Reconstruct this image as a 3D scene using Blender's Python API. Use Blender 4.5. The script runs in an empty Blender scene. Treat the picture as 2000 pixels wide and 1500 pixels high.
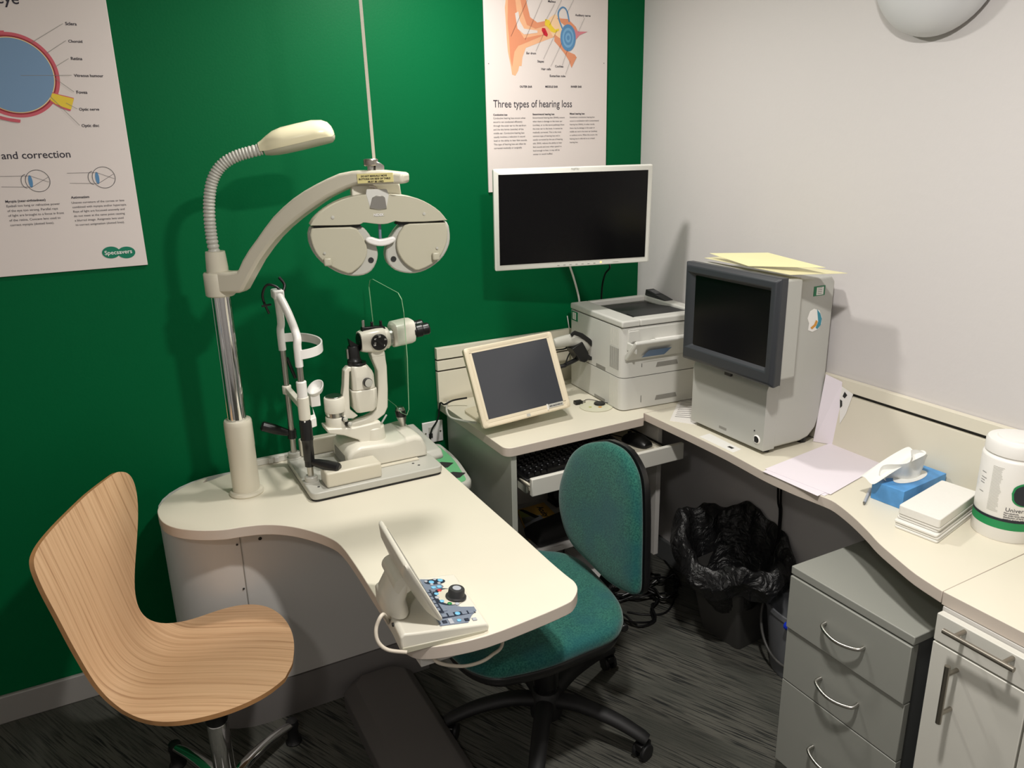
import bpy, math, random
from mathutils import Vector, Matrix
random.seed(7)
sc = bpy.context.scene
COL = sc.collection
PI = math.pi
# ------------------------------------------------------------------ camera
F_PX = 1543.42
A = ((0.88335198, -0.46821803, -0.02147439), (-0.15774609, -0.25383983, -0.95429634), (0.44136770, 0.84636707, -0.29808949))
EYE = Vector((-1.773, -2.37, 1.578))
cam_d = bpy.data.cameras.new('camera'); cam = bpy.data.objects.new('camera', cam_d); COL.objects.link(cam)
cam_d.sensor_width = 36.0; cam_d.lens = F_PX / 2000 * 36.0; cam_d.clip_start = 0.02
rx, dn, fw = Vector(A[0]), Vector(A[1]), Vector(A[2])
m = Matrix.Identity(4)
for i in range(3):
    m[i][0] = rx[i]; m[i][1] = -dn[i]; m[i][2] = -fw[i]; m[i][3] = EYE[i]
cam.matrix_world = m
sc.camera = cam
# ------------------------------------------------------------------ world, lights, exposure
w = bpy.data.worlds.new('world'); sc.world = w; w.use_nodes = True
w.node_tree.nodes['Background'].inputs[0].default_value = (0.9, 0.95, 1.0, 1)
w.node_tree.nodes['Background'].inputs[1].default_value = 0.05
def area(name, loc, size, power, col, shape='DISK'):
    d = bpy.data.lights.new(name, 'AREA'); d.shape = shape; d.size = size; d.energy = power; d.color = col
    if shape == 'RECTANGLE': d.size_y = size
    o = bpy.data.objects.new(name, d); COL.objects.link(o); o.location = loc
    return o
area('ceiling_spot_or_fill', (-0.88, -0.47, 2.19), 0.12, 5.3, (1.0, 0.96, 0.90))
area('ceiling_spot_or_fill', (-1.05, -1.68, 2.19), 0.11, 10.8, (1.0, 0.96, 0.91))
area('ceiling_spot_or_fill', (-2.3, -2.6, 2.19), 0.2, 4.0, (1.0, 0.96, 0.92))  # weak unseen fill, added beside the two ceiling spots
sc.view_settings.view_transform = 'Standard'; sc.view_settings.look = 'None'
sc.view_settings.exposure = 1.18; sc.view_settings.gamma = 1.0; sc.view_settings.use_curve_mapping = False
# ------------------------------------------------------------------ pixel -> place
def ray(px, py):
    a, b = (px - 1000) / F_PX, (py - 750) / F_PX
    return rx * a + dn * b + fw
def op(px, py, p0, n):
    d = ray(px, py); n = Vector(n)
    return EYE + d * ((Vector(p0) - EYE).dot(n) / d.dot(n))
def ox(px, py, v): return op(px, py, (v, 0, 0), (1, 0, 0))
def oy(px, py, v): return op(px, py, (0, v, 0), (0, 1, 0))
def oz(px, py, v): return op(px, py, (0, 0, v), (0, 0, 1))
# ------------------------------------------------------------------ materials
def lin(c): return tuple((x / 255 / 12.92) if x <= 10.3 else ((x / 255 + .055) / 1.055) ** 2.4 for x in c)
def mat(name, rgb, rough=0.5, metal=0.0, spec=0.5, bump=0.0, bscale=300, trans=0.0, alpha=1.0, emit=None, coat=0.0, vary=0.0, vscale=8):
    mt = bpy.data.materials.new(name); mt.use_nodes = True
    nt = mt.node_tree; b = nt.nodes['Principled BSDF']; c = lin(rgb)
    b.inputs['Base Color'].default_value = (*c, 1); b.inputs['Roughness'].default_value = rough
    b.inputs['Metallic'].default_value = metal; b.inputs['Specular IOR Level'].default_value = spec
    b.inputs['Transmission Weight'].default_value = trans; b.inputs['Alpha'].default_value = alpha
    b.inputs['Coat Weight'].default_value = coat
    if emit: b.inputs['Emission Color'].default_value = (*lin(emit[0]), 1); b.inputs['Emission Strength'].default_value = emit[1]
    if bump or vary:
        tc = nt.nodes.new('ShaderNodeTexCoord')
    if bump:
        n = nt.nodes.new('ShaderNodeTexNoise'); n.inputs['Scale'].default_value = bscale; n.inputs['Detail'].default_value = 4
        bp = nt.nodes.new('ShaderNodeBump'); bp.inputs['Strength'].default_value = bump; bp.inputs['Distance'].default_value = 0.002
        nt.links.new(tc.outputs['Object'], n.inputs['Vector']); nt.links.new(n.outputs['Fac'], bp.inputs['Height']); nt.links.new(bp.outputs['Normal'], b.inputs['Normal'])
    if vary:
        n = nt.nodes.new('ShaderNodeTexNoise'); n.inputs['Scale'].default_value = vscale; n.inputs['Detail'].default_value = 5
        r = nt.nodes.new('ShaderNodeValToRGB'); r.color_ramp.elements[0].position = 0.3; r.color_ramp.elements[1].position = 0.7
        r.color_ramp.elements[0].color = (*[x * (1 - vary) for x in c], 1); r.color_ramp.elements[1].color = (*[min(1, x * (1 + vary)) for x in c], 1)
        nt.links.new(tc.outputs['Object'], n.inputs['Vector']); nt.links.new(n.outputs['Fac'], r.inputs['Fac']); nt.links.new(r.outputs['Color'], b.inputs['Base Color'])
    return mt
M_ = {}
def mk(key, *a, **k): M_[key] = mat(key, *a, **k)
mk('green_paint', (0, 93, 52), 0.5, spec=0.10, bump=0.12, bscale=160)
mk('white_paint', (210, 206, 205), 0.6, bump=0.25, bscale=60)
mk('ceiling_paint', (235, 232, 226), 0.8)
mk('grey_gloss', (150, 147, 143), 0.35)
mk('laminate', (226, 220, 202), 0.38, vary=0.015, vscale=5)
mk('laminate_cool', (216, 214, 205), 0.36, vary=0.015)
mk('edge_band', (206, 194, 182), 0.45)
mk('panel_white', (203, 200, 196), 0.4)
mk('panel_grey', (122, 118, 116), 0.5)
mk('step_grey', (96, 92, 90), 0.6, bump=0.1)
mk('side_grey', (176, 178, 168), 0.3)
mk('ped_grey', (150, 151, 144), 0.42, bump=0.05, bscale=500)
mk('ped_dark', (92, 94, 94), 0.5)
mk('poster', (226, 216, 212), 0.4)
mk('ink', (42, 38, 52), 0.6)
mk('cream', (212, 206, 188), 0.32)
mk('cream_lamp', (238, 230, 196), 0.22)
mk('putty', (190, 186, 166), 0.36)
mk('inst_white', (226, 222, 208), 0.3)
mk('inst_grey', (190, 189, 180), 0.35)
mk('pure_white', (240, 238, 234), 0.35)
mk('mon_white', (224, 224, 216), 0.4)
mk('beige', (226, 214, 188), 0.4)
mk('chrome', (225, 225, 225), 0.08, metal=1)
mk('steel', (190, 188, 182), 0.28, metal=1)
mk('brushed', (168, 162, 152), 0.33, metal=1)
mk('black', (18, 18, 19), 0.35)
mk('black_matt', (22, 22, 23), 0.6)
mk('black_fabric', (28, 28, 30), 0.9)
mk('rubber', (26, 26, 28), 0.45)
mk('screen', (6, 6, 8), 0.22, spec=0.25)
mk('touch_glass', (66, 68, 73), 0.2)  # lightened base colour carries the bright wall reflected in the touchscreen
mk('bezel_dark', (50, 53, 58), 0.45)
mk('machine_grey', (184, 184, 178), 0.38)
mk('printer', (208, 207, 201), 0.42)
mk('printer_dark', (44, 44, 45), 0.5)
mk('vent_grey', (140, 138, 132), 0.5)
mk('gap', (40, 40, 40), 0.7)
mk('paper', (236, 228, 236), 0.75)
mk('paper_plain', (232, 228, 222), 0.8)
mk('towel', (232, 230, 224), 0.9, bump=0.3, bscale=150)
mk('yellow_paper', (234, 228, 176), 0.3)
mk('sticker_yellow', (240, 228, 160), 0.5)
mk('sticker_green', (30, 120, 80), 0.5)
mk('teal', (60, 140, 160), 0.5)
mk('orange', (214, 150, 60), 0.5)
mk('blue_box', (84, 150, 210), 0.45, vary=0.25, vscale=18)
mk('blue', (20, 50, 190), 0.4)
mk('bin_grey', (112, 114, 118), 0.45)
mk('bin_black', (74, 73, 71), 0.45)
mk('socket', (232, 228, 226), 0.3)
mk('logo_green', (0, 122, 92), 0.45)
mk('band_green', (20, 140, 80), 0.4)
mk('navy', (22, 28, 40), 0.4)
mk('eye_blue', (118, 150, 184), 0.5)
mk('eye_pink', (206, 92, 106), 0.5)
mk('eye_red', (150, 40, 50), 0.5)
mk('eye_cream', (240, 214, 160), 0.5)
mk('eye_yellow', (234, 204, 60), 0.5)
mk('skin_a', (236, 180, 140), 0.5)
mk('skin_b', (222, 146, 110), 0.5)
mk('skin_c', (243, 205, 165), 0.5)
mk('ear_blue', (90, 140, 184), 0.5)
mk('ear_blue_light', (120, 168, 206), 0.5)
mk('ear_red', (200, 30, 50), 0.5)
mk('ear_pink', (214, 130, 140), 0.5)
mk('key_grey', (120, 130, 146), 0.45)
mk('key_light', (176, 180, 188), 0.4)
mk('key_blue', (120, 190, 226), 0.35)
mk('key_navy', (30, 38, 56), 0.4)
mk('key_red', (200, 50, 50), 0.4)
mk('key_green', (40, 130, 70), 0.4)
mk('cable_white', (214, 204, 188), 0.5)
mk('green_face', (110, 186, 130), 0.5)
mk('magazine', (232, 184, 84), 0.5)
mk('lime', (170, 180, 90), 0.5)
mk('led_amber', (230, 190, 90), 0.4, emit=((255, 190, 80), 1.5))
mk('disc', (216, 214, 190), 0.2)
mk('lamp_dome', (214, 215, 217), 0.35)
mk('wood_edge', (176, 130, 84), 0.5, vary=0.12, vscale=30)
mk('tissue', (236, 236, 232), 0.85)
mk('blue_label', (90, 120, 160), 0.4)
def special():
    # oak veneer: fine grain running along the shell (uv.y), lines across uv.x
    mt = bpy.data.materials.new('oak_veneer'); mt.use_nodes = True; nt = mt.node_tree; b = nt.nodes['Principled BSDF']
    b.inputs['Roughness'].default_value = 0.42
    uv = nt.nodes.new('ShaderNodeUVMap'); mp = nt.nodes.new('ShaderNodeMapping'); mp.inputs['Scale'].default_value = (92, 1.0, 1)
    n = nt.nodes.new('ShaderNodeTexNoise'); n.inputs['Scale'].default_value = 1.6; n.inputs['Detail'].default_value = 6; n.inputs['Roughness'].default_value = 0.62
    r = nt.nodes.new('ShaderNodeValToRGB'); e = r.color_ramp.elements
    e[0].position = 0.29; e[0].color = (*lin((168, 126, 90)), 1); e[1].position = 0.66; e[1].color = (*lin((226, 188, 148)), 1)
    e2 = r.color_ramp.elements.new(0.47); e2.color = (*lin((214, 174, 134)), 1)
    nt.links.new(uv.outputs[0], mp.inputs[0]); nt.links.new(mp.outputs[0], n.inputs['Vector']); nt.links.new(n.outputs['Fac'], r.inputs['Fac']); nt.links.new(r.outputs['Color'], b.inputs['Base Color'])
    M_['oak_veneer'] = mt
    # carpet
    mt = bpy.data.materials.new('striped_carpet'); mt.use_nodes = True; nt = mt.node_tree; b = nt.nodes['Principled BSDF']
    b.inputs['Roughness'].default_value = 0.95; b.inputs['Specular IOR Level'].default_value = 0.15
    tc = nt.nodes.new('ShaderNodeTexCoord')
    m0 = nt.nodes.new('ShaderNodeMapping'); m0.inputs['Rotation'].default_value = (0, 0, math.radians(64))
    nt.links.new(tc.outputs['Object'], m0.inputs[0])
    m1 = nt.nodes.new('ShaderNodeMapping'); m1.inputs['Scale'].default_value = (8, 190, 1)
    n1 = nt.nodes.new('ShaderNodeTexNoise'); n1.inputs['Scale'].default_value = 1.0; n1.inputs['Detail'].default_value = 3
    m2 = nt.nodes.new('ShaderNodeMapping'); m2.inputs['Scale'].default_value = (3, 9, 1)
    n2 = nt.nodes.new('ShaderNodeTexNoise'); n2.inputs['Scale'].default_value = 1.0; n2.inputs['Detail'].default_value = 2
    nt.links.new(m0.outputs[0], m1.inputs[0]); nt.links.new(m0.outputs[0], m2.inputs[0]); nt.links.new(m1.outputs[0], n1.inputs['Vector']); nt.links.new(m2.outputs[0], n2.inputs['Vector'])
    r1 = nt.nodes.new('ShaderNodeValToRGB'); e = r1.color_ramp.elements; e[0].position = 0.38; e[0].color = (*lin((44, 46, 45)), 1); e[1].position = 0.52; e[1].color = (*lin((98, 97, 90)), 1)
    mx = nt.nodes.new('ShaderNodeMix'); mx.data_type = 'RGBA'; mx.inputs[7].default_value = (*lin((80, 81, 75)), 1)
    r2 = nt.nodes.new('ShaderNodeValToRGB'); e = r2.color_ramp.elements; e[0].position = 0.45; e[1].position = 0.62; e[1].color = (.8, .8, .8, 1)
    nt.links.new(n2.outputs['Fac'], r2.inputs['Fac']); nt.links.new(r2.outputs['Color'], mx.inputs[0]); nt.links.new(n1.outputs['Fac'], r1.inputs['Fac']); nt.links.new(r1.outputs['Color'], mx.inputs[6]); nt.links.new(mx.outputs[2], b.inputs['Base Color'])
    n3 = nt.nodes.new('ShaderNodeTexNoise'); n3.inputs['Scale'].default_value = 500
    ad = nt.nodes.new('ShaderNodeMath'); ad.operation = 'ADD'; nt.links.new(n3.outputs['Fac'], ad.inputs[0]); nt.links.new(n1.outputs['Fac'], ad.inputs[1])
    bp = nt.nodes.new('ShaderNodeBump'); bp.inputs['Strength'].default_value = 0.7; bp.inputs['Distance'].default_value = 0.004
    nt.links.new(tc.outputs['Object'], n3.inputs['Vector']); nt.links.new(ad.outputs[0], bp.inputs['Height']); nt.links.new(bp.outputs[0], b.inputs['Normal'])
    M_['striped_carpet'] = mt
    # green weave
    mt = bpy.data.materials.new('green_weave'); mt.use_nodes = True; nt = mt.node_tree; b = nt.nodes['Principled BSDF']
    b.inputs['Roughness'].default_value = 0.95; b.inputs['Specular IOR Level'].default_value = 0.1; b.inputs['Sheen Weight'].default_value = 0.25
    tc = nt.nodes.new('ShaderNodeTexCoord')
    n1 = nt.nodes.new('ShaderNodeTexNoise'); n1.inputs['Scale'].default_value = 260; n1.inputs['Detail'].default_value = 3
    n2 = nt.nodes.new('ShaderNodeTexNoise'); n2.inputs['Scale'].default_value = 9
    r1 = nt.nodes.new('ShaderNodeValToRGB'); e = r1.color_ramp.elements; e[0].position = 0.35; e[0].color = (*lin((22, 76, 70)), 1); e[1].position = 0.65; e[1].color = (*lin((50, 108, 95)), 1)
    mx = nt.nodes.new('ShaderNodeMix'); mx.data_type = 'RGBA'; mx.inputs[7].default_value = (*lin((26, 80, 88)), 1)
    r2 = nt.nodes.new('ShaderNodeValToRGB'); e = r2.color_ramp.elements; e[0].position = 0.45; e[1].position = 0.65; e[1].color = (.6, .6, .6, 1)
    for s, d in ((n1, r1), (n2, r2)): nt.links.new(tc.outputs['Object'], s.inputs['Vector']); nt.links.new(s.outputs['Fac'], d.inputs['Fac'])
    nt.links.new(r1.outputs['Color'], mx.inputs[6]); nt.links.new(r2.outputs['Color'], mx.inputs[0]); nt.links.new(mx.outputs[2], b.inputs['Base Color'])
    bp = nt.nodes.new('ShaderNodeBump'); bp.inputs['Strength'].default_value = 0.5; bp.inputs['Distance'].default_value = 0.001
    nt.links.new(n1.outputs['Fac'], bp.inputs['Height']); nt.links.new(bp.outputs[0], b.inputs['Normal'])
    M_['green_weave'] = mt
    # clear acrylic shield
    mt = bpy.data.materials.new('clear_acrylic'); mt.use_nodes = True; nt = mt.node_tree
    for n in list(nt.nodes): nt.nodes.remove(n)
    o = nt.nodes.new('ShaderNodeOutputMaterial'); t = nt.nodes.new('ShaderNodeBsdfTransparent'); t.inputs[0].default_value = (.93, .97, .95, 1)
    g = nt.nodes.new('ShaderNodeBsdfGlossy'); g.inputs['Roughness'].default_value = 0.08
    ms = nt.nodes.new('ShaderNodeMixShader'); ms.inputs[0].default_value = 0.07; nt.links.new(t.outputs[0], ms.inputs[1]); nt.links.new(g.outputs[0], ms.inputs[2]); nt.links.new(ms.outputs[0], o.inputs[0])
    M_['clear_acrylic'] = mt
    mk('acrylic_edge', (150, 190, 150), 0.3)
    # crumpled black film
    mt = mat('bin_bag_film', (24, 24, 25), 0.34, spec=0.6); nt = mt.node_tree; b = nt.nodes['Principled BSDF']
    tc = nt.nodes.new('ShaderNodeTexCoord'); n = nt.nodes.new('ShaderNodeTexNoise'); n.inputs['Scale'].default_value = 26; n.inputs['Detail'].default_value = 6; n.inputs['Distortion'].default_value = 1.6
    bp = nt.nodes.new('ShaderNodeBump'); bp.inputs['Strength'].default_value = 1.0; bp.inputs['Distance'].default_value = 0.012
    nt.links.new(tc.outputs['Object'], n.inputs['Vector']); nt.links.new(n.outputs['Fac'], bp.inputs['Height']); nt.links.new(bp.outputs[0], b.inputs['Normal'])
    M_['bin_bag_film'] = mt
special()
# ------------------------------------------------------------------ mesh helpers
class MB:
    def __init__(s): s.v = []; s.f = []; s.m = []; s.uv = None
    def add(s, vs, fs, mt):
        k = len(s.v); s.v += [Vector(p) for p in vs]
        for f in fs: s.f.append([k + i for i in f]); s.m.append(mt)
        return s
    def box(s, lo, hi, mt, R=None, o=(0, 0, 0)):
        x0, y0, z0 = lo; x1, y1, z1 = hi
        vs = [Vector(p) for p in ((x0, y0, z0), (x1, y0, z0), (x1, y1, z0), (x0, y1, z0), (x0, y0, z1), (x1, y0, z1), (x1, y1, z1), (x0, y1, z1))]
        if R is not None: vs = [R @ p + Vector(o) for p in vs]
        return s.add(vs, [(3, 2, 1, 0), (4, 5, 6, 7), (0, 1, 5, 4), (1, 2, 6, 5), (2, 3, 7, 6), (3, 0, 4, 7)], mt)
    def prism(s, poly, vec, mt, capmt=None):
        poly = [Vector(p) for p in poly]; vec = Vector(vec); n = len(poly)
        nn = Vector((0, 0, 0))
        for i in range(n): nn += poly[i].cross(poly[(i + 1) % n])
        if nn.dot(vec) > 0: poly = poly[::-1]
        vs = poly + [p + vec for p in poly]
        fs = [list(range(n)), list(range(2 * n - 1, n - 1, -1))]
        sd = [(i, i + n, (i + 1) % n + n, (i + 1) % n) for i in range(n)]
        k = len(s.v); s.v += vs
        for f in fs: s.f.append([k + i for i in f]); s.m.append(capmt or mt)
        for f in sd: s.f.append([k + i for i in f]); s.m.append(mt)
        return s
    def rings(s, rings, mt, cap=True, closed=True):
        n = len(rings[0]); k = len(s.v)
        for r in rings: s.v += [Vector(p) for p in r]
        for j in range(len(rings) - 1):
            for i in range(n if closed else n - 1):
                a = k + j * n + i; b = k + j * n + (i + 1) % n
                s.f.append([a, b, b + n, a + n]); s.m.append(mt)
        if cap:
            s.f.append([k + i for i in range(n)][::-1]); s.m.append(mt)
            s.f.append([k + (len(rings) - 1) * n + i for i in range(n)]); s.m.append(mt)
        return s
    def cyl(s, p0, p1, r0, mt, r1=None, n=24):
        p0, p1 = Vector(p0), Vector(p1); r1 = r0 if r1 is None else r1
        d = (p1 - p0).normalized(); u = d.orthogonal().normalized(); v = d.cross(u)
        ring = lambda c, r: [c + (u * math.cos(2 * PI * i / n) + v * math.sin(2 * PI * i / n)) * r for i in range(n)]
        return s.rings([ring(p0, r0), ring(p1, r1)], mt)
    def lathe(s, prof, o, ax, mt, n=32, sx=1.0):
        o = Vector(o); d = Vector(ax).normalized(); u = d.orthogonal().normalized() if abs(d.z) < .99 else Vector((1, 0, 0)); v = d.cross(u)
        R = [[o + d * h + (u * math.cos(2 * PI * i / n) * sx + v * math.sin(2 * PI * i / n)) * max(r, 1e-5) for i in range(n)] for r, h in prof]
        return s.rings(R, mt)
    def tube(s, pts, r, mt, n=12, smooth=0, flat=None):
        pts = [Vector(p) for p in pts]
        if smooth: pts = crom(pts, smooth)
        rr = r if hasattr(r, '__len__') else [r] * len(pts)
        if len(rr) != len(pts): rr = [rr[0] + (rr[-1] - rr[0]) * i / (len(pts) - 1) for i in range(len(pts))]
        T = [(pts[min(i + 1, len(pts) - 1)] - pts[max(i - 1, 0)]).normalized() for i in range(len(pts))]
        u = T[0].orthogonal().normalized(); R = []
        if flat is not None: u = Vector(flat)
        for i, p in enumerate(pts):
            if flat is not None: u = Vector(flat)
            u = (u - T[i] * u.dot(T[i])).normalized(); v = T[i].cross(u)
            a = rr[i] if not isinstance(rr[i], tuple) else None
            ru, rv = (a, a) if a is not None else rr[i]
            R.append([p + u * math.cos(2 * PI * k / n) * ru + v * math.sin(2 * PI * k / n) * rv for k in range(n)])
        return s.rings(R, mt)
def crom(P, k):
    out = []
    for i in range(len(P) - 1):
        a, b, c, d = P[max(i - 1, 0)], P[i], P[i + 1], P[min(i + 2, len(P) - 1)]
        for j in range(k):
            t = j / k; out.append(0.5 * ((2 * b) + (c - a) * t + (2 * a - 5 * b + 4 * c - d) * t * t + (3 * b - a - 3 * c + d) * t ** 3))
    out.append(P[-1]); return out
def fillet(poly, r, n=6):
    # round the corners of a flat polygon (list of Vectors); r may be a list
    P = [Vector(p) for p in poly]; out = []
    for i, p in enumerate(P):
        ri = r[i] if hasattr(r, '__len__') else r
        a = P[i - 1] - p; b = P[(i + 1) % len(P)] - p
        t = min(ri, a.length * .49, b.length * .49)
        if t < 1e-5: out.append(p); continue
        p0 = p + a.normalized() * t; p2 = p + b.normalized() * t
        for j in range(n + 1):
            s = j / n; out.append(p0 * (1 - s) ** 2 + p * 2 * s * (1 - s) + p2 * s * s)
    return out
def obj(name, mb, parent=None, bevel=0.0, seg=2, smooth=True, sub=0, label=None, angle=35, local=False, kind=None):
    me = bpy.data.meshes.new(name)
    inv = None
    if parent is not None and not local:
        root = parent
        while root.parent: root = root.parent
        inv = ROOTM[root.name].inverted()
    vs = [(inv @ p) if inv else p for p in mb.v]
    me.from_pydata([tuple(p) for p in vs], [], mb.f)
    names = []
    for x in mb.m:
        if x not in names: names.append(x)
    for x in names: me.materials.append(M_[x])
    for pl, x in zip(me.polygons, mb.m): pl.material_index = names.index(x)
    if smooth:
        me.polygons.foreach_set('use_smooth', [True] * len(me.polygons))
        me.set_sharp_from_angle(angle=math.radians(angle))
    me.validate()
    o = bpy.data.objects.new(name, me); COL.objects.link(o)
    if parent is not None: o.parent = parent
    else: ROOTM[o.name] = Matrix.Identity(4)
    if bevel:
        b = o.modifiers.new('bevel', 'BEVEL'); b.width = bevel; b.segments = seg; b.limit_method = 'ANGLE'; b.angle_limit = math.radians(40); b.use_clamp_overlap = True
    if sub:
        b = o.modifiers.new('sub', 'SUBSURF'); b.levels = sub; b.render_levels = sub
    if label: o['label'] = label
    if kind: o['kind'] = kind
    return o
ROOTM = {}
def thing(name, label, cat, loc=(0, 0, 0), rot=None, group=None):
    o = bpy.data.objects.new(name, None); COL.objects.link(o); o.empty_display_size = 0.05
    mm = Matrix.Translation(Vector(loc)) @ (rot.to_4x4() if rot is not None else Matrix.Identity(4))
    o.matrix_world = mm; ROOTM[o.name] = mm
    o['label'] = label; o['category'] = cat
    if group: o['group'] = group
    return o
def tag(o, label, cat, group=None):
    o['label'] = label; o['category'] = cat
    if group: o['group'] = group
    return o
def structure(name, mb, **k): return obj(name, mb, kind='structure', **k)
def text_into(mb, body, p, u, n, width=None, size=None, mt='ink', bold=0.0, align='LEFT', space=1.0, lift=0.0006, height=None, pitch=None):
    # adds flat lettering to mb. p: left end of the first baseline, u: reading direction, n: normal of the page
    cu = bpy.data.curves.new('t', 'FONT'); cu.body = body; cu.size = 1; cu.offset = bold; cu.align_x = align; cu.space_line = space; cu.resolution_u = 3
    to = bpy.data.objects.new('t', cu); COL.objects.link(to); bpy.context.view_layer.update()
    me = bpy.data.meshes.new_from_object(to.evaluated_get(bpy.context.evaluated_depsgraph_get()))
    xs = [v.co.x for v in me.vertices]
    if not xs: return
    k = size if size else width / (max(xs) - min(xs))
    if pitch:
        cu.space_line = pitch / k; bpy.data.meshes.remove(me); bpy.context.view_layer.update()
        me = bpy.data.meshes.new_from_object(to.evaluated_get(bpy.context.evaluated_depsgraph_get()))
    ky = k
    if height:
        ys = [v.co.y for v in me.vertices]; ky = height / (max(ys) - min(ys))
    u = Vector(u).normalized(); n = Vector(n).normalized(); v = n.cross(u); p = Vector(p) + n * lift
    x0 = min(xs) if (align == 'LEFT' and not size) else 0
    mb.add([p + u * (c.co.x - x0) * k + v * c.co.y * ky for c in me.vertices], [list(pl.vertices) for pl in me.polygons], mt)
    bpy.data.objects.remove(to); bpy.data.curves.remove(cu); bpy.data.meshes.remove(me)
def rotm(yaw, pitch=0, roll=0):
    return Matrix.Rotation(yaw, 3, 'Z') @ Matrix.Rotation(pitch, 3, 'X') @ Matrix.Rotation(roll, 3, 'Y')
# ------------------------------------------------------------------ room
X0, Y0, H = -3.0, -3.6, 2.22
structure('floor', MB().box((X0 - .1, Y0 - .1, -.1), (.1, .1, 0), 'striped_carpet'), smooth=False)
structure('ceiling', MB().box((X0 - .1, Y0 - .1, H), (.1, .1, H + .1), 'ceiling_paint'), smooth=False)
structure('wall_back', MB().box((X0 - .1, 0, 0), (.1, .1, H), 'green_paint'), smooth=False)
structure('wall_right', MB().box((0, Y0, 0), (.1, 0, H), 'white_paint'), smooth=False)
structure('wall_left', MB().box((X0 - .1, Y0, 0), (X0, 0, H), 'white_paint'), smooth=False)
structure('wall_front', MB().box((X0 - .1, Y0 - .1, 0), (.1, Y0, H), 'white_paint'), smooth=False)
structure('baseboard_back', MB().box((X0, -.014, 0), (0, 0, .088), 'grey_gloss'), bevel=.004)
structure('baseboard_right', MB().box((-.014, Y0, 0), (0, -.014, .088), 'ped_dark'), bevel=.004)
# ------------------------------------------------------------------ posters
def ell(c, u, v, ru, rv, n=48, a0=0, a1=2 * PI):
    c = Vector(c); return [c + u * math.cos(a0 + (a1 - a0) * i / n) * ru + v * math.sin(a0 + (a1 - a0) * i / n) * rv for i in range(n)]
UX, UZ, NY = Vector((1, 0, 0)), Vector((0, 0, 1)), Vector((0, -1, 0))
def sheet(mb, poly, mt, lift, y=-.006, t=.0002):
    mb.prism([Vector((p.x, y - lift, p.z)) for p in poly], (0, -t, 0), mt)
def stroke(mb, pts, w, mt, lift=.0008, y=-.006, closed=False):
    P = [Vector((p.x, 0, p.z)) for p in pts]
    if closed: P.append(P[0])
    for a, b in zip(P, P[1:]):
        d = (b - a)
        if d.length < 1e-6: continue
        d.normalize(); s = Vector((-d.z, 0, d.x)) * w / 2
        mb.add([Vector((q.x, y - lift, q.z)) for q in (a - s, b - s, b + s, a + s)], [(0, 1, 2, 3)], mt)
def pxs(L, y=-.006, s=1.0, ox0=0, oy0=0): return [oy(ox0 + a * s, oy0 + b * s, y) for a, b in L]
k1 = .3735
po = thing('anatomy_poster', 'white poster of a cutaway blue eyeball, cut off by the left edge of the photo', 'poster', (-1.93, 0, 1.268))
obj('poster_board', MB().box((-2.21, -.006, 1.268), (-1.648, -.001, 2.17), 'poster'), po, bevel=.001)
d = MB()
c0 = Vector((-1.8755, 0, 1.746)); R = .0925
for r, m_, l in ((R + .004, 'eye_pink', .0002), (R - .003, 'eye_red', .0005), (R - .0065, 'eye_cream', .0008)):
    sheet(d, ell(c0, UX, UZ, r, r, 96), m_, l)
nerve = pxs([(272, 487), (300, 494), (330, 503), (386, 516), (372, 574), (330, 560), (290, 543), (262, 522)], s=k1)
sheet(d, pxs([(268, 480), (295, 490), (386, 512), (386, 520), (372, 570), (368, 582), (320, 566), (262, 532)], s=k1), 'eye_pink', .0009)
sheet(d, nerve, 'eye_yellow', .0012)
sheet(d, ell(c0, UX, UZ, R - .0085, R - .0085, 96), 'eye_blue', .0016)
sheet(d, pxs([(-40, 160), (20, 160), (22, 180), (-40, 182)], s=k1), 'eye_pink', .0018)
sheet(d, pxs([(-20, 600), (40, 616), (108, 626), (106, 642), (60, 636), (-20, 618)], s=k1), 'eye_pink', .0018)
obj('eye_diagram', d, po, smooth=False)
for cx, cy, lx in ((198, 946, 160), (543, 928, 509)):
    d = MB()
    c = oy(cx * k1, cy * k1, -.006); c.y = 0
    stroke(d, ell(c, UX, UZ, .0265, .0265, 48), .0011, 'navy', closed=True)
    l = oy(lx * k1, (cy + 3) * k1, -.006); l.y = 0
    stroke(d, ell(c + Vector((-.0245, 0, 0)), UX, UZ, .0115, .0165, 40, PI * .5, PI * 1.5), .0011, 'navy')
    sheet(d, ell(l, UX, UZ, .0045, .0150, 24), 'ear_blue', .0004)
    L0 = c + Vector((-.082, 0, .014)); L1 = c + Vector((-.080, 0, -.011))
    A1 = l + Vector((.001, 0, .0135)); B1 = l + Vector((.001, 0, -.0135))
    for q in ((L0, A1), (L1, B1), (A1, c + Vector((.024, 0, -.004))), (B1, c + Vector((.024, 0, .008)))): stroke(d, q, .0007, 'ink')
    obj('lens_diagram', d, po, smooth=False)
d = MB()
def PW(a, b, y): return oy(b, y, -.006).x - oy(a, y, -.006).x
def line_of(par, *a, **k):
    t_ = MB(); text_into(t_, *a, **k); obj('lettering', t_, par, smooth=False)
t = MB()
for s, a, b, w_ in (('Sclera', 128, 49, 22), ('Choroid', 134, 83, 27), ('Retina', 139, 117, 22), ('Vitreous humour', 145, 150, 57), ('Fovea', 150, 183, 21), ('Optic nerve', 155, 216, 39), ('Optic disc', 160, 248, 34)):
    line_of(po, s, oy(a, b, -.006), UX, NY, width=oy(a + w_, b, 0).x - oy(a, b, 0).x, bold=.018)
for a, b in (((62, 84), (123, 47)), ((91, 105), (129, 80)), ((107, 132), (134, 115)), ((41, 148), (140, 147.5)), ((107, 153), (145, 180)), ((129, 201), (151, 213)), ((98, 188), (156, 245))):
    stroke(t, [oy(*a, 0), oy(*b, 0)], .0009, 'vent_grey', lift=.0022)
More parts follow.
